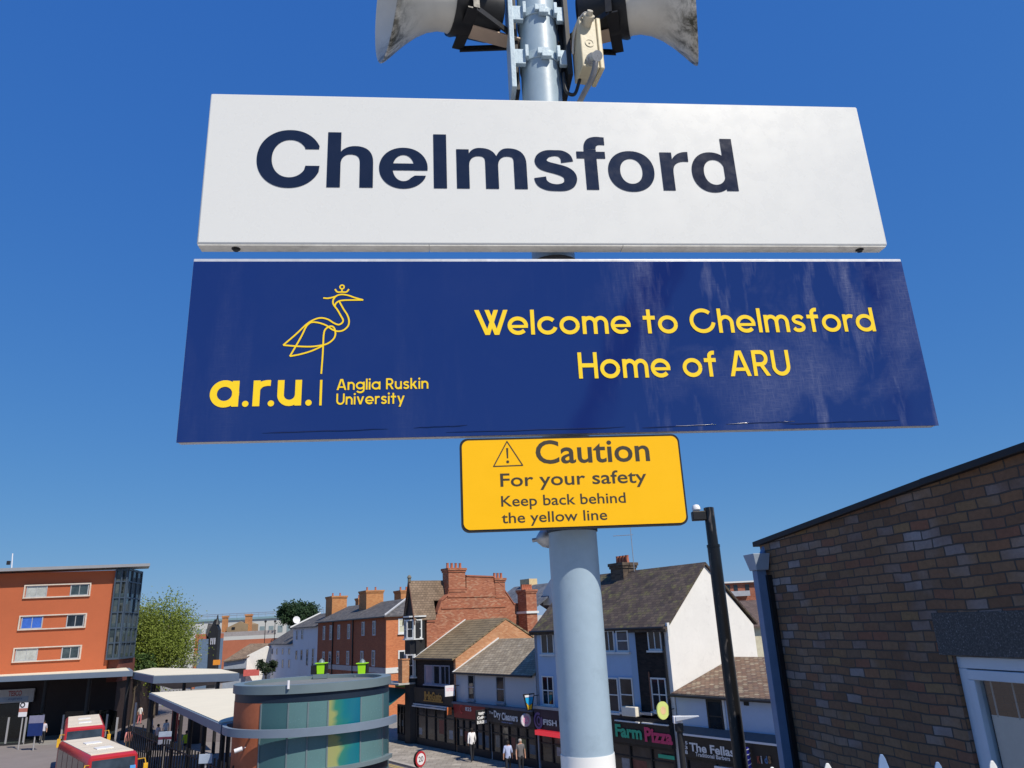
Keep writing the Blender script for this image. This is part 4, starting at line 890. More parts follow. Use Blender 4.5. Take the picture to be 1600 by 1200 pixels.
MB().prism([SH.P(sG - hw_, .02, 0), SH.P(sG - hw_, .02, 8.0), SH.P(sG, .02, 10.95), SH.P(sG + hw_, .02, 8.0), SH.P(sG + hw_, .02, 0)], SH.n * -.3).build('street_gable', m_blackp, dg_)
m_oldtile = tiles('old_brown_tile', [(.25, .18, .125), (.29, .21, .15), (.21, .15, .105)], .26, .17, .016)
def zr_(s_): return 11.0 - abs(s_ - sG) / (hw_ + .02) * 3.05
sl0, sl1 = sG - hw_ - .02, 3.82
roofslab([SH.P(sG, .12, 11.0), SH.P(sG, -1.7, 11.0), SH.P(3.43, -1.7, zr_(3.43)), SH.P(3.43, .12, zr_(3.43))], .1).build('roof', m_oldtile, dg_)
roofslab([SH.P(sG, -1.701, 11.0), SH.P(sG, -7.2, 11.0), SH.P(sl1, -7.2, zr_(sl1)), SH.P(sl1, -1.701, zr_(sl1))], .1).build('roof', m_oldtile, dg_)
roofslab([SH.P(sG + .001, .12, 11.0), SH.P(sG + .001, -7.2, 11.0), SH.P(sG + hw_ + .02, -7.2, 7.95), SH.P(sG + hw_ + .02, .12, 7.95)], .1).build('roof', m_oldtile, dg_)
for k_ in (-1, 1):
    MB().hexa([SH.P(sG, .13, 10.9), SH.P(sG, .20, 10.9), SH.P(sG + k_ * (hw_ + .05), .20, 7.85), SH.P(sG + k_ * (hw_ + .05), .13, 7.85)], [SH.P(sG, .13, 11.1), SH.P(sG, .20, 11.1), SH.P(sG + k_ * (hw_ + .05), .20, 8.05), SH.P(sG + k_ * (hw_ + .05), .13, 8.05)]).build('barge_board', paint('dark_barge_board', (.10, .045, .03), .7), dg_)
MB().lathe(SH.P(sG, .1, 10.9), (0, 0, 1), [(0, .12), (.25, .12), (.3, .17), (.42, .13), (.5, .05), (.51, .001)], 10).build('finial', paint('weathered_finial', (.16, .15, .12), .8), dg_, 40)
# canted bay under the street gable
tx, tz = SH.px(648, 960, .0); tf = SH.P(SH.px(649, 960, -.35)[0], -.35, 0)
def octo(r, z, sq=1.0): return [tf + Vector((r * math.cos(R(22.5 + 45 * k)), r * math.sin(R(22.5 + 45 * k)) * sq, z)) for k in range(8)]
tm = MB(); tm.prism(octo(.78, 0), (0, 0, 8.39)); tm.build('bay', m_blackp, dg_)
MB().prism(octo(.9, 8.4), (0, 0, .1)).build('cornice', m_frw, dg_)
for k, (z0_, z1_) in enumerate(((6.95, 8.25), (4.4, 5.9))):
    for ang in (202.5, 247.5, 292.5):
        n = Vector((math.cos(R(ang)), math.sin(R(ang)), 0)); ff = Fr(tf + n * .725, (-n.y, n.x)); ff.n = n
        window(ff, -.29, .29, z0_, z1_, dg_, nx=1, nz=2, b=.09, bar=.06)
shopfront(dg_, 4.1, 6.1, 2.5, 0, panes=4)
# green awning, orange cylinder lamp etc. at the end of the row
ga = thing('green_awning', 'dark green shop awning with scalloped edge past the black fronted house', 'awning', SH.P(6, 0, 2.6))
a0, a1 = 4.2, 8.2
m_green = paint('green_canvas', (.012, .105, .095), .8, 0, .2, 2)
MB().hexa([SH.P(a0, .1, 3.55), SH.P(a1, .1, 3.55), SH.P(a1, 1.8, 2.55), SH.P(a0, 1.8, 2.55)], [SH.P(a0, .1, 3.59), SH.P(a1, .1, 3.59), SH.P(a1, 1.8, 2.59), SH.P(a0, 1.8, 2.59)]).build('canopy', m_green, ga)
vl = MB()
for i in range(12):
    x0 = a0 + (a1 - a0) * i / 12; x1 = a0 + (a1 - a0) * (i + 1) / 12; vl.prism([SH.P(x0, 1.81, 2.56), SH.P(x1, 1.81, 2.56), SH.P(x1, 1.81, 2.36), SH.P((x0 + x1) / 2, 1.81, 2.28), SH.P(x0, 1.81, 2.36)], SH.n * .01)
vl.build('valance', paint('pale_green_canvas', (.08, .26, .24), .8), ga)
fs = thing('shop_sign', 'green and red shop sign board above the green awning', 'sign', SH.P(5, 0, 3.6))
MB().box(SH, 4.2, 6.4, .06, .14, 3.66, 3.92).build('green_band', paint('lime_sign_band', (.18, .42, .05), .5), fs); MB().box(SH, 4.2, 6.4, .06, .13, 3.38, 3.655).build('red_band', paint('red_sign_band', (.42, .07, .05), .5), fs)
ob = gnd(652, 1058, 0)
oc = thing('corner_chimney_stub', 'small sunlit orange brick stub standing beside the black bay foot', 'chimney', SH.P(4.1, 1.0, 3.9))
MB().box(SH, 3.6, 4.2, .45, 1.0, 4.05, 5.55).box(SH, 3.56, 4.24, .41, 1.04, 5.551, 5.62).build('stack', m_orange, oc)
MB().box(SH, 3.45, 7.5, .06, 1.35, 3.93, 4.04).build('ledge', paint('pale_ledge', (.42, .41, .38), .8, 0, .15, 2), oc)

# =================================================================== BRICK TERRACE AND WHITE TERRACE FURTHER DOWN THE STREET
oT = at(603, 962, 75); TE = Fr(oT, (math.sin(R(-31)), math.cos(R(-31))))
m_tshade = brick('terrace_shade_brick', [(.32, .09, .045), (.37, .115, .055), (.28, .075, .04)], (.25, .15, .1), mo=.01, bump=.2)  # same brick as the end wall, street-side shade put into the colour
m_tlit = brick('terrace_lit_brick', [(.60, .20, .085), (.66, .235, .10), (.54, .17, .075)], (.52, .25, .13), mo=.01, bump=.2)  # the brick again, with sunlight put into the colour
tr_ = thing('brick_terrace', 'brick terrace with grey slate hipped roof, tall windows and orange chimneys', 'terrace', TE.P(0, 0, 0))
zE = 8.9; zS = 3.98; LEN = TE.px(497, 976)[0]; DW = -7.5
MB().box(TE, 0.02, LEN, DW, 0, 0, zE - .05).build('wall', m_tshade, tr_)
MB().box(TE, -.14, .018, DW, .02, 0, zE - .05).build('side_wall', m_tlit, tr_)
hipz = zE + 1.75; hd = DW / 2
roofslab([TE.P(-.4, .3, zE), TE.P(LEN + .1, .3, zE), TE.P(LEN + .1, hd, hipz), TE.P(3.6, hd, hipz)], .1).build('roof', m_slate, tr_)
roofslab([TE.P(-.4, .3, zE + .002), TE.P(3.6, hd, hipz + .002), TE.P(-.4, DW - .3, zE + .002)], .1).build('hip_roof', m_slate, tr_)
roofslab([TE.P(3.6, hd, hipz), TE.P(LEN + .1, hd, hipz), TE.P(LEN + .1, DW - .3, zE), TE.P(-.4, DW - .3, zE)], .1).build('roof', m_slate, tr_)
hp = MB(); hp.tube(TE.P(-.4, .3, zE + .06), TE.P(3.6, hd, hipz + .08), .11, n=6); hp.build('hip_ridge', paint('lead_ridge', (.42, .43, .45), .6), tr_)
MB().box(TE, 0, LEN, .001, .06, zS - .28, zS + .22).build('string_course', paint('grey_plinth', (.38, .36, .38), .7), tr_)
MB().box(TE, -.2, -.141, DW, .06, zS - .28, zS + .22).build('string_course', m_frw, tr_)
m_rev = paint('pale_window_reveal', (.44, .45, .50), .6)
for x, y0, y1 in ((507, 978, 1000), (517.5, 977, 1000), (530, 976, 999), (545.5, 975, 998.5), (568, 971.5, 993.5), (585, 970, 993), (506, 1018, 1048), (516, 1018, 1048), (528.5, 1017, 1046), (544, 1017, 1047), (566, 1017, 1048), (584, 1016, 1046)):
    s_, z1_ = TE.px(x, y0); _, z0_ = TE.px(x, y1); window(TE, s_ - .45, s_ + .45, max(z0_, zS + .3), z1_, tr_, nx=1, nz=2, mat=m_rev, b=.12, gl=m_glassb, sill=False)
for x in (520.5, 552): s_, _ = TE.px(x, 1000); MB().tube(TE.P(s_, .08, 0), TE.P(s_, .08, zE), .07, n=6).build('drainpipe', m_black, tr_)
gutter(TE, -.3, LEN, .33, zE - .08, tr_)
fS = Fr(TE.P(-.14, 0, 0), -TE.n)   # side wall, s runs back along the lit end
fS.n = -TE.e
for y0, y1, gl in ((966, 990, paint('pale_curtain_pane', (.55, .55, .42), .4)), (1016, 1044, m_glass)):
    za = fS.px(626, y1)[1]; zb2 = fS.px(626, y0)[1]; sa = fS.px(622, 1000)[0]; sb_ = fS.px(633.5, 1000)[0]
    window(fS, sa, sb_, za, zb2, tr_, nx=1, nz=2, b=.14, gl=gl)
m_och = brick('ochre_chimney_brick', [(.56, .24, .09), (.62, .29, .12), (.50, .20, .08)], (.40, .24, .12), mo=.012, bump=.2)
for xa, xb, yt, d0, d1 in ((516, 536, 930, -3.9, -2.0), (569, 592, 921, -4.0, -2.0), (559, 569, 934, -5.4, -4.4), (620, 641, 921, -6.6, -5.2)):
    dm = (d0 + d1) / 2; sa, zt2 = TE.px(xb, yt, dm); sb_, _ = TE.px(xa, yt, dm)
    mid = (sa + sb_) / 2; w_ = max(1.0, (sb_ - sa) * .5)
    chimney(TE, mid - w_ / 2, mid + w_ / 2, d0, d1, zE, zt2, m_och, tr_, 2)
    o = tr_.children[-1]
wt = thing('white_terrace', 'two storey white rendered terrace with grey slate roof and satellite dish', 'terrace', TE.P(30, 0, 0))
s0, s1 = LEN + .12, TE.px(458, 981)[0]; zW = 8.45
m_shw = paint('cool_white_render', (.56, .60, .68), .8, 0, .06, .6)
MB().box(TE, s0, s1, DW, -.05, 0, zW).build('wall', m_shw, wt)
roofslab([TE.P(s0, .25, zW), TE.P(s1 + .3, .25, zW), TE.P(s1 + .3, hd, zW + 1.7), TE.P(s0, hd, zW + 1.7)], .1).build('roof', m_slate, wt); roofslab([TE.P(s0, hd, zW + 1.7), TE.P(s1 + .3, hd, zW + 1.7), TE.P(s1 + .3, DW, zW), TE.P(s0, DW, zW)], .1).build('roof', m_slate, wt)
MB().tube(TE.P(s1 + .35, .3, zW + .06), TE.P(s1 + .35, hd, zW + 1.8), .1, n=6).build('verge', m_frw, wt)
for x, y0, y1 in ((464, 985, 1000), (472, 984, 999), (463, 1016, 1031), (471, 1015, 1032), (480, 1014, 1040), (489, 1013, 1042)):
    s_, z1_ = TE.px(x, y0); _, z0_ = TE.px(x, y1); window(TE, s_ - .42, s_ + .42, z0_, z1_, wt, nx=1, nz=2, mat=m_rev, b=.08, sill=False, d=-.05)
s_, z_ = TE.px(463, 969, -1.2); dsh = MB(); dc = TE.P(s_, -1.2, z_)
dsh.lathe(dc, (.5, -.8, .3), [(0, .001), (.03, .25), (.12, .5), (.14, .5), (.05, .25), (.02, .001)], 20).build('satellite_dish', m_signw, wt, 40)
MB().tube(dc, dc + Vector((0, 0, -1.2)), .05, n=6).build('dish_pole', m_galv, wt)
lt = thing('low_white_terrace', 'lower pale terrace with grey roof at the far end of the white houses', 'terrace', TE.P(45, 0, 0))
s0, s1 = TE.px(457, 1003)[0], TE.px(421, 1010)[0]; zL = 6.45
MB().box(TE, s0, s1, DW, -.1, 0, zL).build('wall', m_shw, lt)
roofslab([TE.P(s0, .2, zL), TE.P(s1, .2, zL), TE.P(s1, hd, zL + 2.3), TE.P(s0, hd, zL + 2.3)], .1).build('roof', m_slate, lt); roofslab([TE.P(s0, hd, zL + 2.3), TE.P(s1, hd, zL + 2.3), TE.P(s1, DW, zL), TE.P(s0, DW, zL)], .1).build('roof', m_slate, lt)
for x in (425, 432, 441, 451):
    for y0, y1 in ((1013, 1023), (1030, 1044)):
        s_, z1_ = TE.px(x, y0); _, z0_ = TE.px(x, y1); window(TE, s_ - .4, s_ + .4, z0_, z1_, lt, nx=1, mat=m_rev, b=.1, sill=False, d=-.1)

# =================================================================== FAR END OF THE STREET
def fpx(Y, az=90): return Fr((0, Y), (math.sin(R(az)), math.cos(R(az))), -1)
FA = fpx(185)                                   # long pale office block
pb = thing('pale_office_block', 'long pale office block with rows of windows along the horizon', 'office block', FA.P(-60, 0, 0))
sa, _ = FA.px(244, 985); sb_, _ = FA.px(505, 985); zt2 = 11.5
MB().box(FA, sa, sb_, -14, 0, 0, zt2).build('wall', paint('pale_panel', (.52, .52, .49), .8, 0, .06, .2), pb)
MB().box(FA, sa - .3, sb_ + .3, -14.3, .3, zt2 + .01, zt2 + .5).build('roof_edge', paint('teal_roof_edge', (.20, .32, .36), .6), pb)
rl = MB()
for z in (zt2 + 1.1, zt2 + 1.5): rl.tube(FA.P(sa, 0, z), FA.P(sb_, 0, z), .06, n=4)
for i in range(24): x = sa + (sb_ - sa) * i / 23; rl.tube(FA.P(x, 0, zt2 + .5), FA.P(x, 0, zt2 + 1.5), .05, n=4)
rl.build('roof_rail', m_galv, pb)
for r_ in range(2):
    z = 5.2 + r_ * 3.1
    for i in range(18):
        x = sa + 1.2 + i * (sb_ - sa - 2.4) / 17.5; MB().box(FA, x, x + 1.15, .005, .06, z, z + 1.5).build('window', paint('teal_window', (.22, .28, .29), .3), pb)
FB = fpx(150)
rh = thing('far_red_house', 'far red brick house with tan gable and two tall chimneys', 'house', FB.P(-60, 0, 0))
X = lambda x, y=1000, d=0: FB.px(x, y, d)[0]; Zp = lambda y, x=370, d=0: FB.px(x, y, d)[1]
MB().box(FB, X(336), X(430), -9, 0, 0, Zp(1000)).build('wall', paint('far_red_brick', (.42, .14, .075), .85, 0, .15, .6), rh)
MB().box(FB, X(338), X(430), -.2, .15, Zp(994), Zp(987)).build('parapet', paint('grey_coping', (.33, .30, .29), .8), rh)
MB().prism([FB.P(X(350), -1, Zp(990)), FB.P(X(350), -1, Zp(980)), FB.P(X(370), -1, Zp(971)), FB.P(X(383), -1, Zp(976)), FB.P(X(383), -1, Zp(988))], (0, 6, 0)).build('gable', paint('tan_gable', (.30, .22, .13), .85, 0, .15, .8), rh)
MB().box(FB, X(358), X(363), -.99, -.9, Zp(983), Zp(979.5)).build('vent', m_black, rh)
for xa, xb, yt, yb in ((345, 351, 961, 990), (381, 389, 960, 988)):
    k_ = dict(d=-1.2); m = MB(); m.box(FB, X(xa, **k_), X(xb, **k_), -2.4, -1.2, Zp(yb), Zp(yt + 3)).box(FB, X(xa, **k_) - .1, X(xb, **k_) + .1, -2.5, -1.1, Zp(yt + 3) + .01, Zp(yt)); m.build('chimney', m_och, rh)
FC = fpx(128)
gd = thing('black_spired_house', 'narrow dark gabled house with black spire among far red houses', 'house', FC.P(-50, 0, 0)); X = lambda x, y=1000: FC.px(x, y)[0]; Zp = lambda y, x=330: FC.px(x, y)[1]
MB().box(FC, X(304), X(320), -8, -.2, 0, Zp(990)).build('side_wall', paint('far_red_brick', (.42, .14, .075), .85, 0, .15, .6), gd)
MB().prism([FC.P(X(328), 0, 0), FC.P(X(326), 0, Zp(985)), FC.P(X(333), 0, Zp(968)), FC.P(X(340), 0, Zp(985)), FC.P(X(340), 0, 0)], (0, 1.2, 0)).build('wall', m_blackp, gd)
MB().lathe(FC.P(X(336), -.4, Zp(976)), (0, 0, 1), [(0, .5), (.8, .2), (1.5, .08), (1.51, .001)], 8).build('spire', m_blackp, gd)
MB().prism([FC.P(X(319.5), -.3, Zp(990)), FC.P(X(322), -.3, Zp(974)), FC.P(X(330), -.3, Zp(976)), FC.P(X(328), -.3, Zp(1000))], (0, 2, 0)).build('roof', m_slate, gd)
for x in (329, 332, 335): MB().box(FC, X(x), X(x + 1.6), .002, .06, Zp(1007), Zp(997)).build('window', m_rev, gd)
MB().box(FC, X(310), X(327), -6, -.1, 0, Zp(998)).build('blue_front', paint('grey_blue_front', (.13, .19, .27), .7), gd)
FD = fpx(112)
cg = thing('low_brown_roofed_house', 'low house with brown tiled roof and bright white gable end', 'house', FD.P(-45, 0, 0)); X = lambda x, y=1000: FD.px(x, y)[0]; Zp = lambda y, x=390: FD.px(x, y)[1]
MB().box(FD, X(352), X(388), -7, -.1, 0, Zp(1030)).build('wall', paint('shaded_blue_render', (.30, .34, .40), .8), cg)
roofslab([FD.P(X(352), .3, Zp(1031)), FD.P(X(387), .3, Zp(1027)), FD.P(X(411), -4, Zp(1007)), FD.P(X(376), -4, Zp(1006))], .15).build('roof', m_oldtile, cg)
MB().prism([FD.P(X(387.5), 0, 0), FD.P(X(387.5), 0, Zp(1024)), FD.P(X(409), -2, Zp(1011)), FD.P(X(419), -3, Zp(1017)), FD.P(X(410), -3, 0)], (.3, 5, 0)).build('gable_wall', m_rough_w, cg)
MB().box(FD, X(385), X(408), .02, .4, Zp(1056), Zp(1046)).build('red_fascia', paint('pinkish_red_fascia', (.60, .13, .11), .5), cg)
MB().box(FD, X(352), X(386), .0, .3, Zp(1052), Zp(1044)).build('shop_front', m_blackp, cg)
sh_ = thing('orange_sign_board', 'small orange sign board in front of the far dark houses', 'sign', at(339, 1040, 105)); p = at(339, 1040, 105); FE = fpx(105)
MB().box(FE, FE.px(333, 1036)[0], FE.px(344, 1036)[0], -.05, .05, FE.px(338, 1039)[1], FE.px(338, 1031)[1]).build('board', paint('orange_board', (.78, .30, .04), .5), sh_)
MB().tube((p.x, 105.1, 0), (p.x, 105.1, p.z + .2), .06, n=6).build('post', m_dark, sh_)
for x in (415, 430):
    p = at(x, 970, 120); lp = thing('street_lamp', 'thin black street lamp, %s of two in front of the far pale office block' % ('left' if x == 415 else 'right'), 'street lamp', (p.x, 120, 0))
    MB().lathe((p.x, 120, 0), (0, 0, 1), [(0, .09), (3, .09), (3.1, .06), (p.z, .05), (p.z, .001)], 8).build('post', m_black, lp); MB().lathe((p.x, 120, p.z - .25), (0, 0, 1), [(0, .1), (.1, .2), (.3, .16), (.35, .001)], 8).build('lantern', m_black, lp)

# roofs and chimneys between the stepped gable and the gable house
mr = thing('slate_roofed_building', 'slate roofed building behind the tan roof with red chimney and cream chimney', 'building', SH.P(-4, -14, 0))
q = lambda x, y, d: SH.px(x, y, d)
a = [q(785, 913, -16), q(862, 913, -16), q(862, 948, -11), q(785, 948, -11)]
sA, sB2 = SH.px(790, 930, -14)[0], SH.px(872, 930, -14)[0]
MB().box(SH, sB2, sA, -20, -10.6, 0, 8.2).build('wall', m_grey_r, mr)
zt2 = SH.px(830, 914, -15)[1]; zb2 = 8.2
roofslab([SH.P(sB2, -10.4, zb2), SH.P(sA, -10.4, zb2), SH.P(sA, -15, zt2), SH.P(sB2, -15, zt2)]).build('roof', tiles('blue_grey_slate', [(.13, .145, .18), (.16, .175, .21), (.11, .12, .15)], .3, .25), mr)
roofslab([SH.P(sB2, -15.01, zt2), SH.P(sA, -15.01, zt2), SH.P(sA, -20, zb2), SH.P(sB2, -20, zb2)]).build('roof', m_slate, mr)
s_, zc = SH.px(819, 922, -9.5); _, zb3 = SH.px(819, 958, -9.5)
chimney(SH, s_ - .9, s_ + .25, -10, -9.0, 5, zc, m_redg, mr, 5); MB().box(SH, s_ - 1.0, s_ + .35, -10.1, -8.9, zb3 - .05, zb3 + .12).build('lead_flashing', m_frw, mr)
s_, zc = SH.px(825, 905, -15); MB().box(SH, s_ - .7, s_ + .7, -15.5, -14.6, zt2 - .5, zc).build('chimney', paint('cream_chimney', (.62, .47, .26), .8), mr)
s_, zc = SH.px(858, 905, -13); MB().prism([SH.P(s_ - 1.2, -13, 9), SH.P(s_ - .9, -13, zc - .5), SH.P(s_ - .2, -13, zc), SH.P(s_ + 1.0, -13, zc - 1.0), SH.P(s_ + 1, -13, 9)], SH.n * -.6).build('parapet', m_rough_w, mr)
lr = thing('low_grey_roof_building', 'low building with grey lichen roof behind the orange gable', 'building', SH.P(-6, -10, 0))
roofslab([SH.P(-10.2, -7.2, 6.3), SH.P(-4.0, -7.2, 6.3), SH.P(-4.0, -10.3, 9.3), SH.P(-10.2, -10.3, 9.3)]).build('roof', m_patch, lr); MB().box(SH, -10.2, -4.0, -10.4, -7.3, 0, 6.1).build('wall', m_grey_r, lr)
# beyond the white gable
FF = Fr(at(1150, 930, 95), (1, 0), -1)
fl = thing('brick_flats', 'brick flats with white roof edge showing beyond the white gable', 'flats', FF.P(0, 0, 0)); X = lambda x, y=930: FF.px(x, y)[0]; Zp = lambda y, x=1150: FF.px(x, y)[1]
MB().box(FF, X(1118), X(1215), -12, 0, 0, Zp(911)).build('wall', brick('flats_brick', [(.30, .10, .06), (.36, .13, .08)], (.3, .2, .15), .5, .2, .02, .1), fl)
MB().box(FF, X(1117), X(1215), -12, .4, Zp(911) + .01, Zp(908.5)).build('roof_edge', m_frw, fl)
MB().box(FF, X(1128), X(1168), .0, 1.2, Zp(932), Zp(924)).build('balcony', paint('grey_balcony', (.36, .37, .40), .6), fl)
for xa, xb in ((1134, 1142), (1148, 1154), (1166, 1172)): MB().box(FF, X(xa), X(xb), .005, .06, Zp(923), Zp(914)).build('window', m_glass, fl)
FG = Fr(at(1160, 960, 62), (1, 0), -1)
br_ = thing('brown_roof_house', 'house with plain brown roof between white gable and downpipe', 'house', FG.P(0, 0, 0)); X = lambda x, y=960: FG.px(x, y)[0]; Zp = lambda y, x=1160: FG.px(x, y)[1]
MB().box(FG, X(1110), X(1230), -9, -.1, 0, Zp(978)).build('wall', paint('cream_render', (.60, .55, .40), .8), br_)
roofslab([FG.P(X(1110), .3, Zp(979)), FG.P(X(1230), .3, Zp(979)), FG.P(X(1230), -4.5, Zp(937)), FG.P(X(1110), -4.5, Zp(937))]).build('roof', m_mosstile if False else tiles('plain_brown_tile', [(.135, .095, .085), (.16, .115, .10), (.115, .085, .078)], .26, .17, .014), br_)
roofslab([FG.P(X(1110), -4.51, Zp(937)), FG.P(X(1230), -4.51, Zp(937)), FG.P(X(1230), -9, Zp(975)), FG.P(X(1110), -9, Zp(975))]).build('roof', m_oldtile, br_)
FH = SH.side(-25.2)
sl_ = thing('slate_lean_to', 'small black slate roof behind the barber house roof', 'roof', SH.P(-25, -7, 0))
roofslab([SH.P(-22.6, -6.2, 5.3), SH.P(-28, -6.2, 5.3), SH.P(-28, -8.6, 6.9), SH.P(-25.0, -8.6, 6.9)]).build('roof', tiles('black_slate_roof', [(.03, .03, .033), (.045, .045, .05)], .3, .25), sl_)
MB().box(SH, -28, -23, -9, -6.4, 0, 5.15).build('wall', m_grey_r, sl_)

# =================================================================== ORANGE BUILDING ON THE LEFT
oL = at(171, 1000, 71.5); LB = Fr(oL, (math.sin(R(80)), math.cos(R(80))), -1)      # s = 0 at the start of the glazed corner
lb = thing('orange_apartment_building', 'orange rendered building with white banded windows and glazed corner bay', 'building', LB.P(0, 0, 0))
Z = lambda x, y, d=0: LB.px(x, y, d)[1]; X = lambda x, y, d=0: LB.px(x, y, d)[0]
zR = Z(90, 893); zG = Z(90, 1052); sL_ = -30
s1 = X(193, 960) + .05; sE_ = X(234, 887, 1.0)
m_or = paint('orange_render', (.45, .118, .048), .85, 0, .06, .5, .1)
m_plum = paint('plum_grey_cladding', (.05, .03, .03), .8, 0, .15, .6)
MB().box(LB, sL_, -9, -16, -3.81, zG, zR - .05).box(LB, sL_, -.02, -3.8, 0, zG, zR - .05).build('wall', m_or, lb)
MB().box(LB, sL_, .6, -16, -1.5, 0, zG - .01).build('ground_floor_wall', paint('dark_brown_tiles', (.035, .022, .02), .7, 0, .2, .8), lb)
MB().hexa([LB.P(sL_, 1.0, zR), LB.P(sE_, 1.0, zR + .15), LB.P(s1 + .5, -4.2, zR + .35), LB.P(sL_, -4.2, zR + .2)], [LB.P(sL_, 1.0, zR + .32), LB.P(sE_, 1.0, zR + .40), LB.P(s1 + .5, -4.2, zR + .6), LB.P(sL_, -4.2, zR + .45)]).build('roof', paint('grey_roof_edge', (.30, .31, .33), .5, 0, .08, 1), lb)
m_band = paint('cream_window_band', (.62, .54, .46), .6)
m_tealg = glass('teal_glass', (.035, .05, .055), .08); m_blug = paint('blue_blind_pane', (.05, .14, .52), .3, 0, .3, 1.5)
m_lpane = paint('pale_curtain', (.42, .44, .42), .3, 0, .35, 1.2)
for (xl, xr, yt, yb, xm0, xm1, g1, g2) in ((38, 142, 912.5, 933.5, 74, 110, m_lpane, m_tealg), (30, 135, 960, 983, 67, 104, m_blug, m_glass), (21, 127, 1010, 1033, 59, 96, m_lpane, m_tealg)):
    ym = (yt + yb) / 2; xmid = (xl + xr) / 2
    sa, sb_ = X(xl, ym), X(xr, ym); z0_, z1_ = Z(xmid, yb + .0), Z(xmid, yt)
    b = .10; m = MB(); m.box(LB, sa, sb_, .004, .14, z1_ - b, z1_).box(LB, sa, sb_, .004, .14, z0_, z0_ + b).box(LB, sa, sa + b, .004, .139, z0_ + b, z1_ - b).box(LB, sb_ - b, sb_, .004, .139, z0_ + b, z1_ - b)
    bd = m.build('window_band', m_band, lb)
    for xa, xb, gl in ((xl + 3.5, xm0, g1), (xm1, xr - 3.5, g2)):
        w = window(LB, X(xa, ym), X(xb, ym), z0_ + b, z1_ - b, lb, nx=2, mat=paint('grey_window_bar', (.40, .42, .44), .5), gl=gl, sill=False, b=.08, out=.06)
# glazed bay with a visible right flank
m_blueg = paint('blue_grey_metal', (.055, .08, .115), .45, .1, .12, 2)
by = thing; zB0, zB1 = Z(165, 1031), zR + .12
s1 = X(193, 960) + .05
MB().box(LB, .0, s1, -4.0, .25, zB0, zB1 - .02).build('bay_core', m_tealg, lb)
fr_m = MB(); RF = Fr(LB.P(s1, 0, 0), LB.n); RF.n = LB.e        # right flank, s towards the viewer
for z in [zB0 + (zB1 - zB0) * t for t in (0, .17, .33, .5, .66, .84, .97)]:
    h = .16 if z in (zB0,) else .11
    fr_m.box(LB, -.04, s1 + .09, .251, .36, z, z + h); fr_m.box(RF, -4.0, .25, .001, .1, z, z + h)
for s in (-.04, s1 * .5, s1 - .06): fr_m.box(LB, s, s + .12, .252, .37, zB0, zB1 - .05)
for s in (-4.0, -2.6, -1.2, .13): fr_m.box(RF, s, s + .12, .002, .11, zB0, zB1 - .05)
fr_m.build('bay_frame', m_blueg, lb)
random.seed(11); m_blind = paint('grey_green_blind', (.07, .085, .085), .6, 0, .3, 2)
for k in range(3):
    z = zB0 + (zB1 - zB0) * (.02 + k * .33)
    for s in (.1, .55, s1 * .5 + .1, s1 - .5): MB().box(LB, s, s + .28, .2505, .256, z + .3, z + random.uniform(1.3, 2.3)).build('blind_or_reflection_sheet', m_blind, lb)
    for s in (-3.7, -2.3, -.9): MB().box(RF, s, s + .7, .0005, .006, z + .3, z + random.uniform(1.2, 2.2)).build('blind_or_reflection_sheet', m_blind, lb)
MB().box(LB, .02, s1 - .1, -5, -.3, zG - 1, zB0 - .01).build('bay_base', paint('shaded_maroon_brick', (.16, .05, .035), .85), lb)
p = at(14, 889, 72); mst = thing('roof_mast', 'thin pale mast on the roof edge of the orange building', 'mast', LB.P(X(14, 890), -.5, zR + .5))
MB().tube(LB.P(X(14, 890), -.5, zR + .3), LB.P(X(15.5, 866), -.5, Z(15, 864)), .05, n=6).build('pole', m_signw, mst)
MB().box(LB, X(11, 877) - .12, X(11, 877) + .12, -.45, -.2, Z(11, 882), Z(11, 876)).build('aerial', m_dark, mst)
# ground floor: shop front and sign
sf = thing('supermarket_sign', 'pale shop sign board with red and blue lettering under the left canopy', 'sign', LB.P(X(25, 1085), -1.4, Z(25, 1095)))
SFr = Fr(LB.P(0, -1.2, 0), LB.e, -1); x_ = lambda x: SFr.px(x, 1085)[0]; z_ = lambda y: SFr.px(25, y)[1]
MB().box(SFr, x_(-60), x_(53), -.2, 0, z_(1098), z_(1077)).build('board', paint('pale_grey_board', (.50, .48, .48), .5), sf)
MB().box(SFr, x_(-60), x_(45), .001, .02, z_(1096), z_(1088.5)).build('blue_band', paint('pale_blue_band', (.32, .38, .48), .5), sf)
bf_text('lettering', 'TESCO', SFr, x_(13), x_(34), z_(1087.5), z_(1079), .004, paint('dull_red_letters', (.34, .09, .10), .5), sf, .04)
bf_text('small_lettering', 'express', SFr, x_(14), x_(36), z_(1094.5), z_(1090.5), .022, paint('dull_blue_letters', (.12, .17, .30), .5), sf, .02)
MB().box(SFr, x_(-60), x_(46), -.15, -.05, 0, z_(1098) - .05).build('shop_window', glass('dark_shop_glass', (.012, .02, .02), .08), sf)
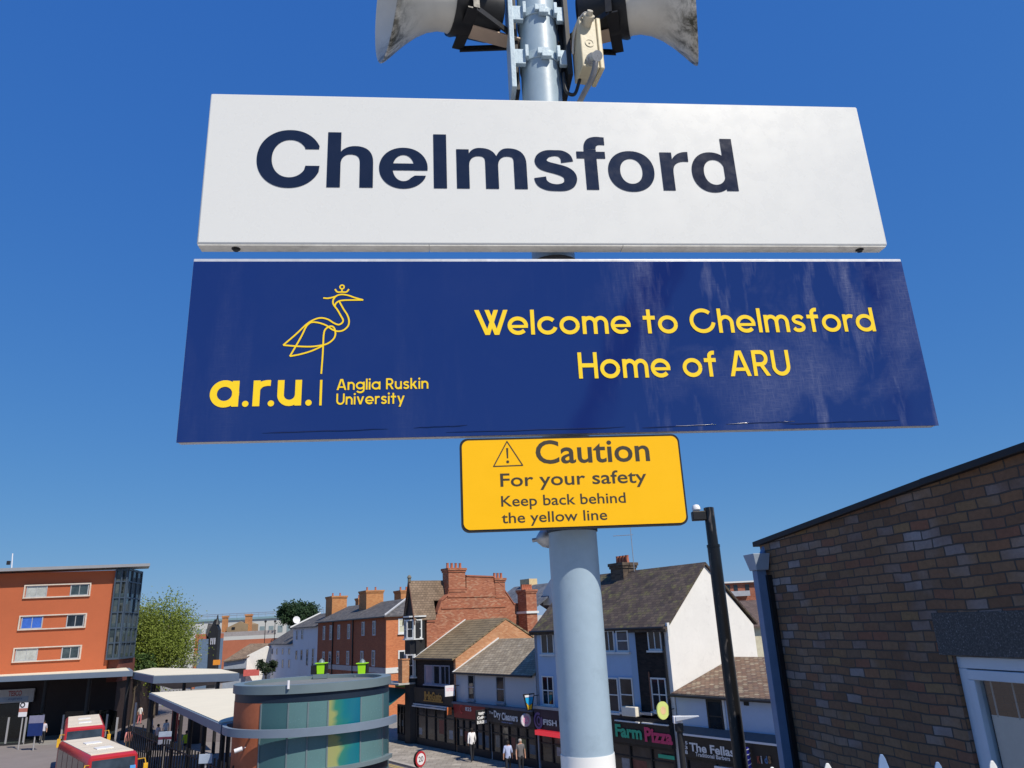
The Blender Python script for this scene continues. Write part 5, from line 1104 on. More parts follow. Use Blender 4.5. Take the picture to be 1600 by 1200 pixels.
# =================================================================== CANOPIES OF THE BUS STATION
m_roofc = paint('cream_roof_sheet', (.70, .64, .50), .8, 0, .05, .5, .05, .3, .12); m_fasc = paint('blue_grey_fascia', (.17, .215, .28), .5, 0, .06, 1)
m_soff = paint('grey_soffit', (.23, .23, .24), .7, 0, .08, .6)
def canopy(name, label, poly, z, th, posts, soff_drop=0, mat_top=None):
    t = thing(name, label, 'canopy', (poly[0][0], poly[0][1], 0))
    MB().prism([(p[0], p[1], z - th) for p in poly], (0, 0, th)).build('fascia', m_fasc, t)
    c = Vector((sum(p[0] for p in poly) / len(poly), sum(p[1] for p in poly) / len(poly)))
    ins = [c + (Vector((p[0], p[1])) - c) * .975 for p in poly]
    MB().prism([(p.x, p.y, z + .001) for p in ins], (0, 0, .04)).build('roof_sheet', mat_top or m_roofc, t)
    if soff_drop:
        n = len(ins); m = MB(); m.add([(p.x, p.y, z - th - .002) for p in ins] + [(c.x + (p.x - c.x) * .12, c.y + (p.y - c.y) * .12, z - th - soff_drop) for p in ins], [tuple(range(n, 2 * n))] + [(i, (i + 1) % n, n + (i + 1) % n, n + i) for i in range(n)]); m.build('soffit', m_soff, t)
    for (x, y) in posts: MB().lathe((x, y, 0), (0, 0, 1), [(0, .001), (0, .12), (z - th - .01, .12), (z - th - .01, .001)], 12).build('column', m_dark, t, 35)
    return t
a = gnd(-60, 1060, 5.35); b = gnd(208, 1048, 5.35)
back = LB.P(-30, -1.2, 0); back2 = LB.P(s1 + .6, -1.2, 0)
cA = canopy('entrance_canopy', 'long grey flat canopy along the foot of the orange building', [(a.x, a.y), (b.x, b.y), (back2.x, back2.y), (back.x, back.y)], 5.35, .42, [], 0)
for px_ in (46, 116, 179):
    p = gnd(px_, 1160, 0); MB().lathe((p.x, p.y + 1.2, 0), (0, 0, 1), [(0, .001), (0, .16), (4.92, .16), (4.92, .001)], 12).build('column', m_dark, cA, 35)
pb = [gnd(x, y, 5.2) for x, y in ((206, 1050), (240, 1056.5), (374, 1052), (346, 1046), (238, 1044))]
canopy('bus_canopy', 'kite shaped cream topped bus canopy with folded grey soffit, beyond the nearer wedge canopy', [(p.x, p.y) for p in pb], 5.2, .5, [(-27.5, 58.5), (-24.5, 57.0), (-21.8, 56.3), (-29, 62)], .75)
pc = [gnd(x, y, 4.30) for x, y in ((233, 1083), (372, 1075.5))]
tc = Vector((-8.86, 33.3, 0)); RR = 3.43
pL = tc + Vector((-RR * .97, -RR * .25, 0)); pc2 = [gnd(330, 1112, 4.30)]
canopy('bus_canopy', 'wedge shaped cream topped bus canopy joined to the ring of the round tower', [(pc[0].x, pc[0].y), (pL.x - .1, pL.y - .1), (pL.x + 1.2, pL.y + 1.6), (pc[1].x + 3, pc[1].y), (pc[1].x, pc[1].y)], 4.30, .34, [(-21.5, 49), (-19, 45.5), (-16.8, 42.0), (-14.5, 38.5), (-12.9, 36.2), (-17, 46)], 0)

# =================================================================== ROUND TEAL TOWER
tw = thing('round_tower_kiosk', 'round building with teal panels, brick side and grey ring band', 'building', tc)
def drum(r0, r1, z0, z1, a0, a1, mat, name, root=tw, n=None):
    n = n or max(3, int(abs(a1 - a0) / 4)); m = MB(); A = [R(a0 + (a1 - a0) * i / n) for i in range(n + 1)]
    p = lambda r, a, z: tc + Vector((r * math.cos(a), r * math.sin(a), z))
    for i in range(n):
        m.hexa([p(r0, A[i], z0), p(r1, A[i], z0), p(r1, A[i + 1], z0), p(r0, A[i + 1], z0)], [p(r0, A[i], z1), p(r1, A[i], z1), p(r1, A[i + 1], z1), p(r0, A[i + 1], z1)])
    bm_ = m
    return bm_.build(name, mat, root, 20, recalc=True)
def drum2(r0, r1, z0, z1, a0, a1, mat, name, n=None):
    """closed curved band without inner faces"""
    n = n or max(4, int(abs(a1 - a0) / 4)); full = abs(a1 - a0) >= 360; A = [R(a0 + (a1 - a0) * i / n) for i in range(n + 1)]; V = []; F_ = []
    for a_ in A: V += [tc + Vector((r * math.cos(a_), r * math.sin(a_), z)) for r, z in ((r0, z0), (r1, z0), (r1, z1), (r0, z1))]
    for i in range(n):
        j = i * 4; k = ((i + 1) % n if full else i + 1) * 4
        for q_ in range(4): F_.append((j + q_, j + (q_ + 1) % 4, k + (q_ + 1) % 4, k + q_))
    if full: V = V[:n * 4]
    else: F_ += [(0, 1, 2, 3), (n * 4, n * 4 + 1, n * 4 + 2, n * 4 + 3)]
    return MB().add(V, F_).build(name, mat, tw, 25)
r_ = 3.1; zt_ = 5.78
m_tb = paint('tower_brick', (.46, .135, .06), .85, 0, .12, 5, .15)
m_teal1 = paint('deep_teal_panel', (.05, .125, .14), .3, 0, .05, 1.5, 0, .5); m_teal2 = paint('grey_teal_panel', (.105, .205, .215), .25, 0, .05, 1.5, 0, .5)
M = Mat('teal_green_art_glass'); M.set(.2, 0, .5); g_ = M.coord(); sp_ = M.n('ShaderNodeSeparateXYZ'); M.l(g_, sp_.inputs[0])
nn_ = M.noise(g_, .55, 3, .5, 1.2)
hx_ = M.n('ShaderNodeMapRange'); M.l(sp_.outputs[0], hx_.inputs[0]); hx_.inputs[1].default_value = 1.25; hx_.inputs[2].default_value = 2.4; hz2 = M.n('ShaderNodeMapRange'); M.l(sp_.outputs[2], hz2.inputs[0]); hz2.inputs[1].default_value = 2.6; hz2.inputs[2].default_value = 5.2
fac = M.math('ADD', M.math('ADD', M.math('MULTIPLY', hx_.outputs[0], .62), M.math('MULTIPLY', hz2.outputs[0], .26)), M.math('MULTIPLY', M.math('SUBTRACT', nn_, .5), .7))
M.l(M.ramp(fac, [(.05, (.30, .31, .13)), (.26, (.28, .31, .12)), (.36, (.03, .19, .14)), (.55, (.006, .15, .19)), (.80, (.006, .12, .20))]), M.b.inputs['Base Color']); m_art1 = M.m
m_art2 = paint('yellow_green_art_glass', (.30, .33, .12), .2, 0, .25, .6)
m_nvy = paint('navy_tower_band', (.012, .022, .04), .4)
# angles measured counter-clockwise from +X; the viewer looks from about 285 degrees
segs = [(150, 247, m_tb, 'brick_panel', 0), (247.3, 268, m_teal1, 'teal_panel', .0), (268.3, 281.5, m_teal2, 'teal_panel', .0), (281.8, 295, m_teal2, 'teal_panel', .0), (295.3, 320, m_art1, 'stained_glass_panel', .01), (320.3, 346, m_teal2, 'teal_panel', 0), (346.3, 365, m_teal1, 'teal_panel', 0), (365.3, 510, m_teal1, 'teal_panel', 0)]
for a0, a1, mm, nm, dd in segs:
    drum2(r_ - .25, r_ + dd, 0, zt_ - .62, a0, a1, mm, nm)
drum2(r_ - .3, r_ - .01, zt_ - .615, zt_ - .31, 0, 360, m_nvy, 'shadow_gap', 90)
m_par = paint('grey_parapet_metal', (.155, .205, .225), .45, .1, .06, 2)
drum2(r_ - .32, r_ + .08, zt_ - .31, zt_, 0, 360, m_par, 'parapet', 90)
MB().lathe(tc, (0, 0, 1), [(zt_ - .45, .001), (zt_ - .45, r_ - .31), (zt_ - .14, r_ - .31), (zt_ - .12, .001)], 64).build('flat_roof', paint('grey_roof_felt', (.17, .18, .18), .85, 0, .15, 1.5), tw)
drum2(RR - .10, RR + .06, 4.01, 4.29, 168, 358, m_fasc, 'ring_band', 70)
for a_ in (195, 240, 285, 330):
    p0 = tc + Vector((math.cos(R(a_)) * (r_ - .05), math.sin(R(a_)) * (r_ - .05), 4.13)); p1 = tc + Vector((math.cos(R(a_)) * RR, math.sin(R(a_)) * RR, 4.13)); MB().tube(p0, p1, .05, n=6).build('ring_strut', m_dark, tw)
drum2(r_ - .05, r_ + .22, 2.72, 2.86, 247, 357, m_par, 'ledge', 50)
drum2(r_ - .05, r_ + .03, 2.40, 2.719, 247, 357, m_nvy, 'lintel_band', 50)
for a_ in (247, 268.1, 281.6, 295.1, 320.1, 346.1): drum2(r_ - .05, r_ + .028, 2.87, zt_ - .63, a_ - .5, a_ + .5, m_par, 'panel_joint', 3)
p = tc + Vector((math.cos(R(268)) * (r_ + .13), math.sin(R(268)) * (r_ + .13), zt_ - .12)); 
MB().lathe(p, (0, 0, 1), [(0, .001), (0, .05), (.30, .05), (.30, .001)], 10).build('roof_vent', m_signw, tw, 35)
m_lime = paint('lime_green_plastic', (.33, .70, .012), .45, 0, .05, 3)
for i, (x, y0, y1, lab) in enumerate(((502, 1031, 1053, 'lime green lidded box on the round roof, left of the pair, black box behind it'), (566, 1031, 1053.5, 'lime green lidded box on the round roof, right of the pair'))):
    Yb = 36.1; p = at(x, y1, Yb); w = .19; t = thing('lime_box', lab, 'box', (p.x, p.y, p.z), 0, 'lime boxes on the round roof')
    hgt = at(x, y0, Yb).z - p.z
    MB().hexa([(p.x - w * .85, p.y - w, p.z), (p.x + w * .85, p.y - w, p.z), (p.x + w * .85, p.y + w, p.z), (p.x - w * .85, p.y + w, p.z)], [(p.x - w, p.y - w, p.z + hgt * .72), (p.x + w, p.y - w, p.z + hgt * .72), (p.x + w, p.y + w, p.z + hgt * .72), (p.x - w, p.y + w, p.z + hgt * .72)]).build('body', m_lime, t, 0, .02)
    MB().box(G, p.x - w - .06, p.x + w + .06, -p.y - w - .05, -p.y + w + .05, p.z + hgt * .725, p.z + hgt * .80).build('lid', m_lime, t, 0, .015)
    MB().lathe((p.x, p.y, p.z + hgt * .80), (0, 0, 1), [(0, .001), (0, .15), (.08, .12), (.16, .04), (.17, .001)], 12).build('lid_cap', m_par, t, 40)
    MB().box(G, p.x + w + .001, p.x + w + .07, -p.y - w, -p.y + w, p.z + .03, p.z + hgt * .70).build('side_strip', m_black, t)
    if i == 0: MB().box(G, p.x - w - .25, p.x - w - .02, -p.y - w, -p.y + w, p.z, p.z + hgt * .65).build('back_box', m_black, t, 0, .02)
    MB().box(G, p.x - .3, p.x + .3, -p.y - .3, -p.y + .3, zt_ - .12, p.z - .002).build('stand', m_par, t)
cc = thing('security_camera', 'white security camera on the brick side of the round tower', 'camera', at(372, 1172, 30.3))
p = at(372, 1172, 30.4); MB().tube(p + Vector((-.12, -.05, -.03)), p + Vector((.14, .05, .04)), .075, n=10).build('body', m_signw, cc, 35); MB().tube(p + Vector((.1, .05, 0)), p + Vector((.16, 1.2, .1)), .03, n=6).build('arm', m_signw, cc)

# =================================================================== BUSES
m_busr = paint('red_bus_paint', (.42, .022, .026), .3, 0, .05, 2, 0, .6); m_busc = paint('cream_bus_roof', (.68, .60, .47), .6, 0, .06, 1.2, 0, .4, .25)
m_wind = glass('windscreen', (.03, .04, .055), .06)
def bus(label, fr, length, width, roof, num):
    """fr.o = middle of the front at road level, fr.n points forward, fr.e across"""
    t = thing('red_bus', label, 'bus', fr.o, 0, 'red buses in the bus station'); w = width / 2; L_ = length
    prof = [(-w, .32), (-w, roof - .35), (-w + .04, roof - .12), (-w + .14, roof - .02), (w - .14, roof - .02), (w - .04, roof - .12), (w, roof - .35), (w, .32)]
    m = MB(); n = len(prof)
    rings = [(0.0, .94), (-.10, .985), (-.35, 1.0), (-L_ + .2, 1.0), (-L_, .96)]
    for d, k in rings: m.v += [fr.P(s * (.93 if False else 1) * k, d + (-.14 * max(0, (z - 1.2) / 1.6) if d > -.2 else 0), .32 + (z - .32) * (k if d < -.2 else 1 - (1 - k) * .6)) for s, z in prof]
    for i in range(len(rings) - 1):
        for j in range(n): m.f.append((i * n + j, i * n + (j + 1) % n, (i + 1) * n + (j + 1) % n, (i + 1) * n + j))
    m.f += [tuple(range(n)), tuple(range((len(rings) - 1) * n, len(rings) * n))]
    m.build('body', m_busr, t, 40)
    MB().box(fr, -w + .17, w - .17, -L_ + .3, -.55, roof - .03, roof + .015).build('roof_panel', m_busc, t, 0, .01)
    for d in (-L_ * .3, -L_ * .62): MB().box(fr, -.35, .35, d - .4, d + .4, roof + .016, roof + .06).build('roof_hatch', paint('white_hatch', (.72, .71, .68), .5), t, 0, .01)
    sm_ = MB()
    for d in (-L_ * .18, -L_ * .45, -L_ * .8): sm_.box(fr, -w + .17, w - .17, d - .012, d + .012, roof + .0152, roof + .019)
    sm_.build('roof_seam', paint('roof_seam', (.34, .31, .26), .7), t)
    ws_ = MB(); ws_.hexa([fr.P(-w * .86, .012, 1.25), fr.P(w * .86, .012, 1.25), fr.P(w * .84, -.145, roof - .20), fr.P(-w * .84, -.145, roof - .20)], [fr.P(-w * .86, -.05, 1.25), fr.P(w * .86, -.05, 1.25), fr.P(w * .84, -.22, roof - .20), fr.P(-w * .84, -.22, roof - .20)])
    ws_.build('windscreen', m_wind, t)
    for s in (-1, 1):
        for k in range(5):
            d1 = -.9 - k * (L_ - 1.4) / 5; d0 = d1 - (L_ - 1.4) / 5 + .12
            MB().box(fr, min(s * w * .97, s * (w + .012)), max(s * w * .97, s * (w + .012)), d0, d1, 1.0, roof - .32).build('side_window', m_glass, t)
        for d in (-1.6, -L_ + 2.0):
            wh = MB().lathe(fr.P(s * (w - .22), d, .45), fr.e * s, [(0, .001), (0, .45), (.24, .45), (.24, .26), (.20, .2), (.20, .001)], 20).build('wheel', m_black, t, 35)
        MB().lathe(fr.P(s * w * .72, .0, .8), fr.n, [(-.05, .13), (.03, .12), (.045, .001)], 14).build('headlight', m_signw, t, 35)
        ar = MB(); ar.pipe([fr.P(s * w * .95, -.1, roof - .35), fr.P(s * (w + .16), .22, roof - .30), fr.P(s * (w + .2), .26, roof - .5)], .025, 6); ar.box(fr, s * (w + .2) - .09, s * (w + .2) + .09, .2, .3, roof - .95, roof - .5)
        ar.build('mirror', paint('yellow_mirror_case', (.70, .40, .03), .4), t, 0, .02)
    MB().box(fr, -w * .9, w * .9, -.1, .05, .3, .62).build('bumper', m_dark, t, 0, .02)
    return t
d1 = Vector((.63, -.776, 0)); f1 = Fr((-18.15, 35.75), (-d1.y, d1.x)); f1.n = d1
b1 = bus('red single decker bus with cream roof, nearer of the two', f1, 8.0, 2.05, 2.98, '')
MB().box(f1, f1.px(209, 1180)[0] - .1, f1.px(209, 1180)[0] + .12, -.12, .0, 2.2, 2.42).build('windscreen_sticker', paint('sky_blue_sticker', (.10, .35, .75), .4), b1)
d2 = Vector((.50, -.866, 0)); f2_ = Fr((-26.0, 47.4), (-d2.y, d2.x)); f2_.n = d2
bus('red single decker bus with cream roof, farther one behind', f2_, 8.6, 2.15, 3.0, '')

# =================================================================== SCREENS, POSTS, PALINGS, SIGNS ROUND THE BUS STATION
gs = thing('glass_bus_screen', 'row of glass waiting screens with pale posts under the left canopy', 'screen', (-42, 66, 0))
m_scr = M = Mat('tinted_screen_glass'); 
M = m_scr; tr = M.n('ShaderNodeBsdfTransparent'); tr.inputs[0].default_value = (.42, .50, .50, 1); gl = M.n('ShaderNodeBsdfGlossy'); gl.inputs[0].default_value = (.5, .5, .5, 1); gl.inputs['Roughness'].default_value = .05
mx = M.n('ShaderNodeMixShader'); mx.inputs[0].default_value = .08; M.l(tr.outputs[0], mx.inputs[1]); M.l(gl.outputs[0], mx.inputs[2]); M.l(mx.outputs[0], M.t.nodes['Material Output'].inputs[0]); m_scr = M.m
m_post = paint('pale_post_metal', (.44, .43, .43), .4, .3, .08, 3)
prev = None
for x, yb, yt in ((-25, 1168, 1122), (8, 1165, 1121), (36, 1163, 1121), (63, 1159, 1116), (95, 1157, 1117), (145, 1156, 1116), (164, 1154, 1116), (180, 1158, 1121), (207, 1158, 1098)):
    p = gnd(x, yb, .0); p.y = max(p.y, 63); h_ = at(x, yt, p.y).z
    MB().box(G, p.x - .07, p.x + .07, -p.y - .05, -p.y + .05, 0, h_).build('post', m_post, gs)
    if prev is not None and x < 200 and x != 95:
        a_ = prev; MB().hexa([(a_.x + .09, a_.y - .015, .15), (p.x - .09, p.y - .015, .15), (p.x - .09, p.y + .015, .15), (a_.x + .09, a_.y + .015, .15)], [(a_.x + .09, a_.y - .015, 2.25), (p.x - .09, p.y - .015, 2.25), (p.x - .09, p.y + .015, 2.25), (a_.x + .09, a_.y + .015, 2.25)]).build('pane', m_scr, gs)
        MB().hexa([(a_.x, a_.y - .1, 0.012), (p.x, p.y - .1, 0.012), (p.x, p.y + .1, 0.012), (a_.x, a_.y + .1, 0.012)], [(a_.x, a_.y - .1, .14), (p.x, p.y - .1, .14), (p.x, p.y + .1, .14), (a_.x, a_.y + .1, .14)]).build('plinth', m_dark, gs)
    prev = p
def flagsign(name, label, x, y0, y1, w, Y, bands, cat='sign'):
    p0, p1 = at(x, y1, Y), at(x, y0, Y); t = thing(name, label, cat, (p0.x, Y, 0)); h_ = (p1.z - p0.z)
    MB().tube((p0.x, Y + .06, 0), (p0.x, Y + .06, p1.z), .05, n=8).build('post', m_post, t)
    for nm, a_, b_, m_ in bands: MB().box(G, p0.x - w, p0.x + w, -Y, -Y + .04, p0.z + h_ * a_ + .003, p0.z + h_ * b_).build(nm, m_, t, 0, .008)
    return t
t = flagsign('bus_stop_flag', 'tall white bus stop flag with ring emblem and red band', 35, 1098, 1120, .33, 63.5, (('lower_panel', 0, .33, m_signw), ('red_band', .33, .6, paint('brick_red_band', (.45, .16, .12), .5)), ('upper_panel', .6, 1, m_signw)))
p = at(36, 1101.5, 63.5); T = ring(0, 0, .16, .09); V, F_ = union2d(T); MB().add([(p.x + x, 63.5 - .045, p.z + y) for x, y in V], F_).build('ring_emblem', m_dark, t, recalc=False)
t = flagsign('information_totem', 'dark blue and grey information totem between the glass screens', 54, 1118, 1150, .58, 62.5, (('blue_panel', .0, .62, paint('deep_blue_panel', (.012, .03, .14), .4)), ('grey_panel', .62, 1, paint('lilac_grey_panel', (.22, .22, .32), .4))))
t = flagsign('notice_board', 'pale notice board on a post among the black palings', 257, 1143, 1163, .32, 40.5, (('maroon_band', .38, .58, paint('maroon_band', (.11, .02, .04), .5)), ('grey_panel', .0, .37, paint('grey_notice', (.27, .29, .36), .5)), ('blue_panel', .58, 1, paint('blue_grey_notice', (.36, .43, .54), .5))))
t = flagsign('notice_board', 'pale notice board low among the black palings, nearer the tower', 321, 1178, 1193, .27, 33, (('blue_panel', .0, 1, paint('blue_grey_notice', (.36, .43, .54), .5)),))
pfn = thing('black_paling_fence', 'tall black paling fence between the buses and the round tower', 'fence', (-17, 40, 0))
qa, qb = Vector((-23.5, 47.5)), Vector((-11.2, 31.0)); N = 42
pal = []
for i in range(N):
    t_ = i / (N - 1); c_ = qa.lerp(qb, t_); MB().box(G, c_.x - .028, c_.x + .028, -c_.y - .028, -c_.y + .028, 0, 3.0 if i % 8 else 3.25).build('pale', m_black, pfn)
for z in (.3, 2.7): MB().tube((qa.x, qa.y, z), (qb.x, qb.y, z), .035, n=6).build('rail', m_black, pfn)
for x, Y, zt3, m_ in ((222, 55, 4.9, m_dark), (262, 50, 4.1, m_dark), (277, 48, 4.1, m_dark), (300, 46, 4.1, m_dark), (334, 43, 4.1, m_dark), (345, 41, 4.1, m_dark)):
    pass
vm = thing('vending_kiosk', 'red and black kiosk under the wedge canopy', 'kiosk', (-25, 62, 0))
p = at(305, 1113, 62); MB().box(G, p.x - .5, p.x + .5, -62.6, -62, 0, p.z + .5).build('body', m_black, vm); MB().box(G, p.x - .42, p.x + .42, -61.99, -61.96, p.z + .38, p.z + .48).build('red_top', m_busr, vm); MB().box(G, p.x - .42, p.x + .42, -61.99, -61.96, p.z - .45, p.z - .37).build('red_rim', m_busr, vm)
p = at(274, 1108, 64); rb = thing('red_telephone_panel', 'bright red panel standing under the wedge canopy', 'panel', (p.x, 64, 0)); MB().box(G, p.x - .25, p.x + .25, -64.2, -64, 0, p.z + .55).build('panel', m_busr, rb, 0, .03)
# parked cars under the canopies
def car(label, x, y, Y, rz, mat):
    p = gnd(x, y, 0) if Y is None else Vector((at(x, y, Y).x, Y, 0)); t = thing('parked_car', label, 'car', (0, 0, 0), 0, 'parked cars beyond the canopies')
    prof = [(-2.1, .35), (-2.12, .75), (-1.95, .95), (-1.2, 1.05), (-.55, 1.42), (.75, 1.45), (1.55, 1.02), (2.05, .88), (2.1, .35)]
    MB().prism([(a_, -.85, b_) for a_, b_ in prof], (0, 1.7, 0)).build('body', mat, t, 0, .08)
    MB().prism([(-1.05, -.86, 1.06), (-.5, -.86, 1.37), (.7, -.86, 1.39), (1.35, -.86, 1.04)], (0, 1.72, 0)).build('side_windows', m_glass, t)
    for sx in (-1.3, 1.3):
        for sy in (-.86, .70): MB().lathe((sx, sy, .33), (0, 1, 0), [(0, .001), (0, .33), (.16, .33), (.16, .001)], 16).build('wheel', m_black, t, 35)
    t.location = p; t.rotation_euler = (0, 0, rz); return t
car('white car parked beyond the kite shaped canopy', 352, 1082, 78, .5, m_signw)
# speed sign, street lamp
p = at(657, 1186, 45); ss = thing('speed_limit_sign', 'round red rimmed 20 speed limit sign on a pole by the road', 'road sign', (p.x, 45, 0))
fz = Fr((p.x, 45), (.60, .80), -1)
MB().lathe(fz.P(0, 0, p.z), fz.n, [(0, .001), (0, .40), (.03, .40), (.03, .30), (.026, .001)], 28).build('red_ring', paint('red_ring', (.42, .03, .04), .4), ss, 35); MB().lathe(fz.P(0, .031, p.z), fz.n, [(0, .29), (.003, .29), (.003, .001)], 28).build('white_disc', m_signw, ss)
bf_text('lettering', '20', fz, -.19, .19, p.z - .14, p.z + .14, .036, paint('faded_sign_digits', (.10, .10, .11), .5), ss, .02); MB().tube((p.x + .03, 45.08, 0), (p.x + .03, 45.08, p.z + .35), .045, n=8).build('post', m_galv, ss)
MB().lathe(fz.P(-.05, -.06, p.z), fz.n, [(0, .001), (0, .42), (-.02, .42), (-.02, .001)], 24).build('backing', m_black, ss)
p = at(1057, 1128, 30); sl2 = thing('street_lamp', 'street lamp with flat white head on a dark post beside the pizza shop', 'street lamp', (p.x, 30, 0))
MB().lathe((p.x + .08, 30, 0), (0, 0, 1), [(0, .001), (0, .11), (p.z - .35, .11), (p.z - .3, .16), (p.z - .05, .16), (p.z, .08), (p.z, .001)], 14).build('post', m_dark, sl2, 35)
q2 = at(1092, 1119, 29.4); MB().hexa([p + Vector((-.05, -.16, .02)), p + Vector((-.05, .16, .02)), q2 + Vector((0, .05, -.02)), q2 + Vector((0, -.05, -.02))], [p + Vector((-.05, -.14, .2)), p + Vector((-.05, .14, .2)), q2 + Vector((0, .04, .02)), q2 + Vector((0, -.04, .02))]).build('lamp_head', paint('white_lamp_head', (.82, .82, .80), .35), sl2, 0, .03)
MB().box(G, p.x - .12, p.x + .2, -30.12, -29.88, p.z - .05, p.z + .2).build('bracket', m_signw, sl2, 0, .02)

# =================================================================== PEOPLE
m_skin = paint('skin', (.46, .25, .17), .6, 0, .05, 9); m_skin2 = paint('dark_skin', (.10, .05, .035), .6, 0, .05, 9)
def person(label, loc, rz, shirt, trousers, skin, hair, stride=.18, arm=.1, bag=None, sleeve=1.12, hscale=1.0, group='people in the street'):
    t = thing('person', label, 'person', (0, 0, 0), 0, group)
    J = {'pel': (0, 0, .95, .14), 'sp': (0, .01, 1.14, .128), 'ch': (0, 0, 1.34, .155), 'nk': (0, .01, 1.50, .055), 'hd': (0, -.01, 1.585, .082), 'tp': (0, -.005, 1.68, .078)}
    for sd, k in ((-1, 1), (1, -1)):
        n = 'l' if sd < 0 else 'r'; s_ = stride * k; a_ = arm * -k
        J.update({n + 'hp': (.09 * sd, 0, .88, .088), n + 'kn': (.095 * sd, -s_ * .55, .50, .060), n + 'an': (.095 * sd, -s_ + .04, .085, .042), n + 'to': (.10 * sd, -s_ - .12, .04, .035), n + 'sh': (.165 * sd, 0, 1.42, .065), n + 'el': (.225 * sd, a_ * .4 + .02, 1.13, .043), n + 'wr': (.24 * sd, a_ - .04, .89, .030), n + 'ha': (.24 * sd, a_ - .06, .81, .036)})
    E_ = [('pel', 'sp'), ('sp', 'ch'), ('ch', 'nk'), ('nk', 'hd'), ('hd', 'tp')] + [(a + n, b) if False else (x, y) for n in 'lr' for x, y in (('pel', n + 'hp'), (n + 'hp', n + 'kn'), (n + 'kn', n + 'an'), (n + 'an', n + 'to'), ('ch', n + 'sh'), (n + 'sh', n + 'el'), (n + 'el', n + 'wr'), (n + 'wr', n + 'ha'))]
    ks = list(J); me = bpy.data.meshes.new('person'); me.from_pydata([Vector(J[k][:3]) * hscale for k in ks], [(ks.index(a), ks.index(b)) for a, b in E_], [])
    o = bpy.data.objects.new('body', me); COL.objects.link(o); md = o.modifiers.new('s', 'SKIN'); md.use_smooth_shade = True
    for i, k in enumerate(ks):
        r = J[k][3] * hscale; v = me.skin_vertices[0].data[i]; v.radius = (r, r * (.75 if k in ('pel', 'sp', 'ch') else 1)); v.use_root = k == 'pel'
    o.modifiers.new('d', 'SUBSURF').levels = 1
    dg = bpy.context.evaluated_depsgraph_get(); m2 = bpy.data.meshes.new_from_object(o.evaluated_get(dg)); o.modifiers.clear(); o.data = m2; m2.name = 'body'; bpy.data.meshes.remove(me)
    m2.materials.clear()
    for m_ in (skin, shirt, trousers, m_black): m2.materials.append(m_)
    for p in m2.polygons:
        c = p.center / hscale; p.material_index = 3 if c.z < .09 else 2 if c.z < .93 and abs(c.x) < .2 else 1 if c.z < 1.475 and (abs(c.x) < .19 or c.z > sleeve) else 0
        p.use_smooth = True
    o.parent = t
    hb = MB(); hb.lathe(Vector((0, .022, 1.60)) * hscale, (0, -.15, 1), [(-.05, .086), (0, .098), (.05, .096), (.10, .07), (.125, .001)], 14); hb.build('hair', hair, t, 60)
    nb = MB(); nb.lathe(Vector((0, -.075, 1.60)) * hscale, (0, -1, -.2), [(-.02, .02), (.03, .012), (.031, .001)], 8); nb.build('nose', skin, t, 60)
    if bag: MB().box(Fr((0, 0), (1, 0)), -.15, .15, .1, .26, 1.0 * hscale, 1.42 * hscale).build('backpack', bag, t, 0, .04)
    t.location = loc; t.rotation_euler = (0, 0, rz); return t
cl = lambda n, c: paint(n, c, .8, 0, .1, 8)
m_hair = cl('dark_hair', (.015, .012, .01)); m_gh = cl('grey_hair', (.35, .33, .30)); m_tr = cl('dark_trousers', (.016, .018, .024))
def on_pave(x, y): p = gnd(x, y, .12); return (p.x, p.y, .12)
def on_gnd(x, y): p = gnd(x, y, 0.013); return (p.x, p.y, 0.013)
person('person in white shirt and dark trousers walking away past the cleaners', on_pave(738, 1190), R(200), cl('white_shirt', (.80, .79, .80)), m_tr, m_skin2, m_hair, .22, .14, sleeve=.95, hscale=1.05)
person('person in pale blue shirt walking near the fish shop', on_pave(795, 1214), R(185), cl('pale_blue_shirt', (.42, .48, .70)), m_tr, m_skin, m_hair, .16, .1, hscale=1.0)
person('person in grey top with bare arms walking towards the camera', on_pave(815, 1215), R(15), cl('grey_top', (.13, .125, .13)), m_tr, m_skin, m_gh, .14, .08, hscale=1.06, sleeve=1.25)
person('person in white top waiting beside the first glass screens', (at(66, 1130, 66.5).x, 66.8, .013), R(20), cl('lilac_white_top', (.52, .50, .58)), m_tr, m_skin, m_hair, .08, .05)
person('person in pale jacket standing behind the bus stop flag', (at(37, 1130, 66.5).x, 67.2, .013), R(100), cl('grey_white_jacket', (.42, .44, .46)), m_tr, m_skin, m_hair, .06, .05, sleeve=.9)
person('person in pink top walking by the last glass screen', (at(203, 1128, 58).x, 58, .013), R(220), cl('pink_top', (.62, .24, .22)), cl('tan_trousers', (.22, .16, .10)), m_skin, m_hair, .16, .1)
person('person in white top and pink skirt under the kite shaped canopy', (at(221, 1095, 78).x, 78, .013), R(160), cl('white_top', (.70, .69, .68)), cl('pink_skirt', (.55, .18, .20)), m_skin, m_hair, .1, .1)
person('person in black and white near the black palings', (at(249, 1122, 60).x, 60, .013), R(150), cl('black_white_top', (.50, .42, .42)), m_tr, m_skin, m_hair, .12, .1)
person('person in yellow high visibility vest under the wedge canopy', (at(293, 1133, 55).x, 55, .013), R(30), cl('high_visibility_vest', (.62, .75, .03)), m_tr, m_skin, m_hair, .1, .1, hscale=1.0)
person('person in red coat standing under the wedge canopy', (at(283, 1112, 65).x, 65, .013), R(60), cl('red_coat', (.45, .03, .03)), m_tr, m_skin, m_hair, .08, .1)

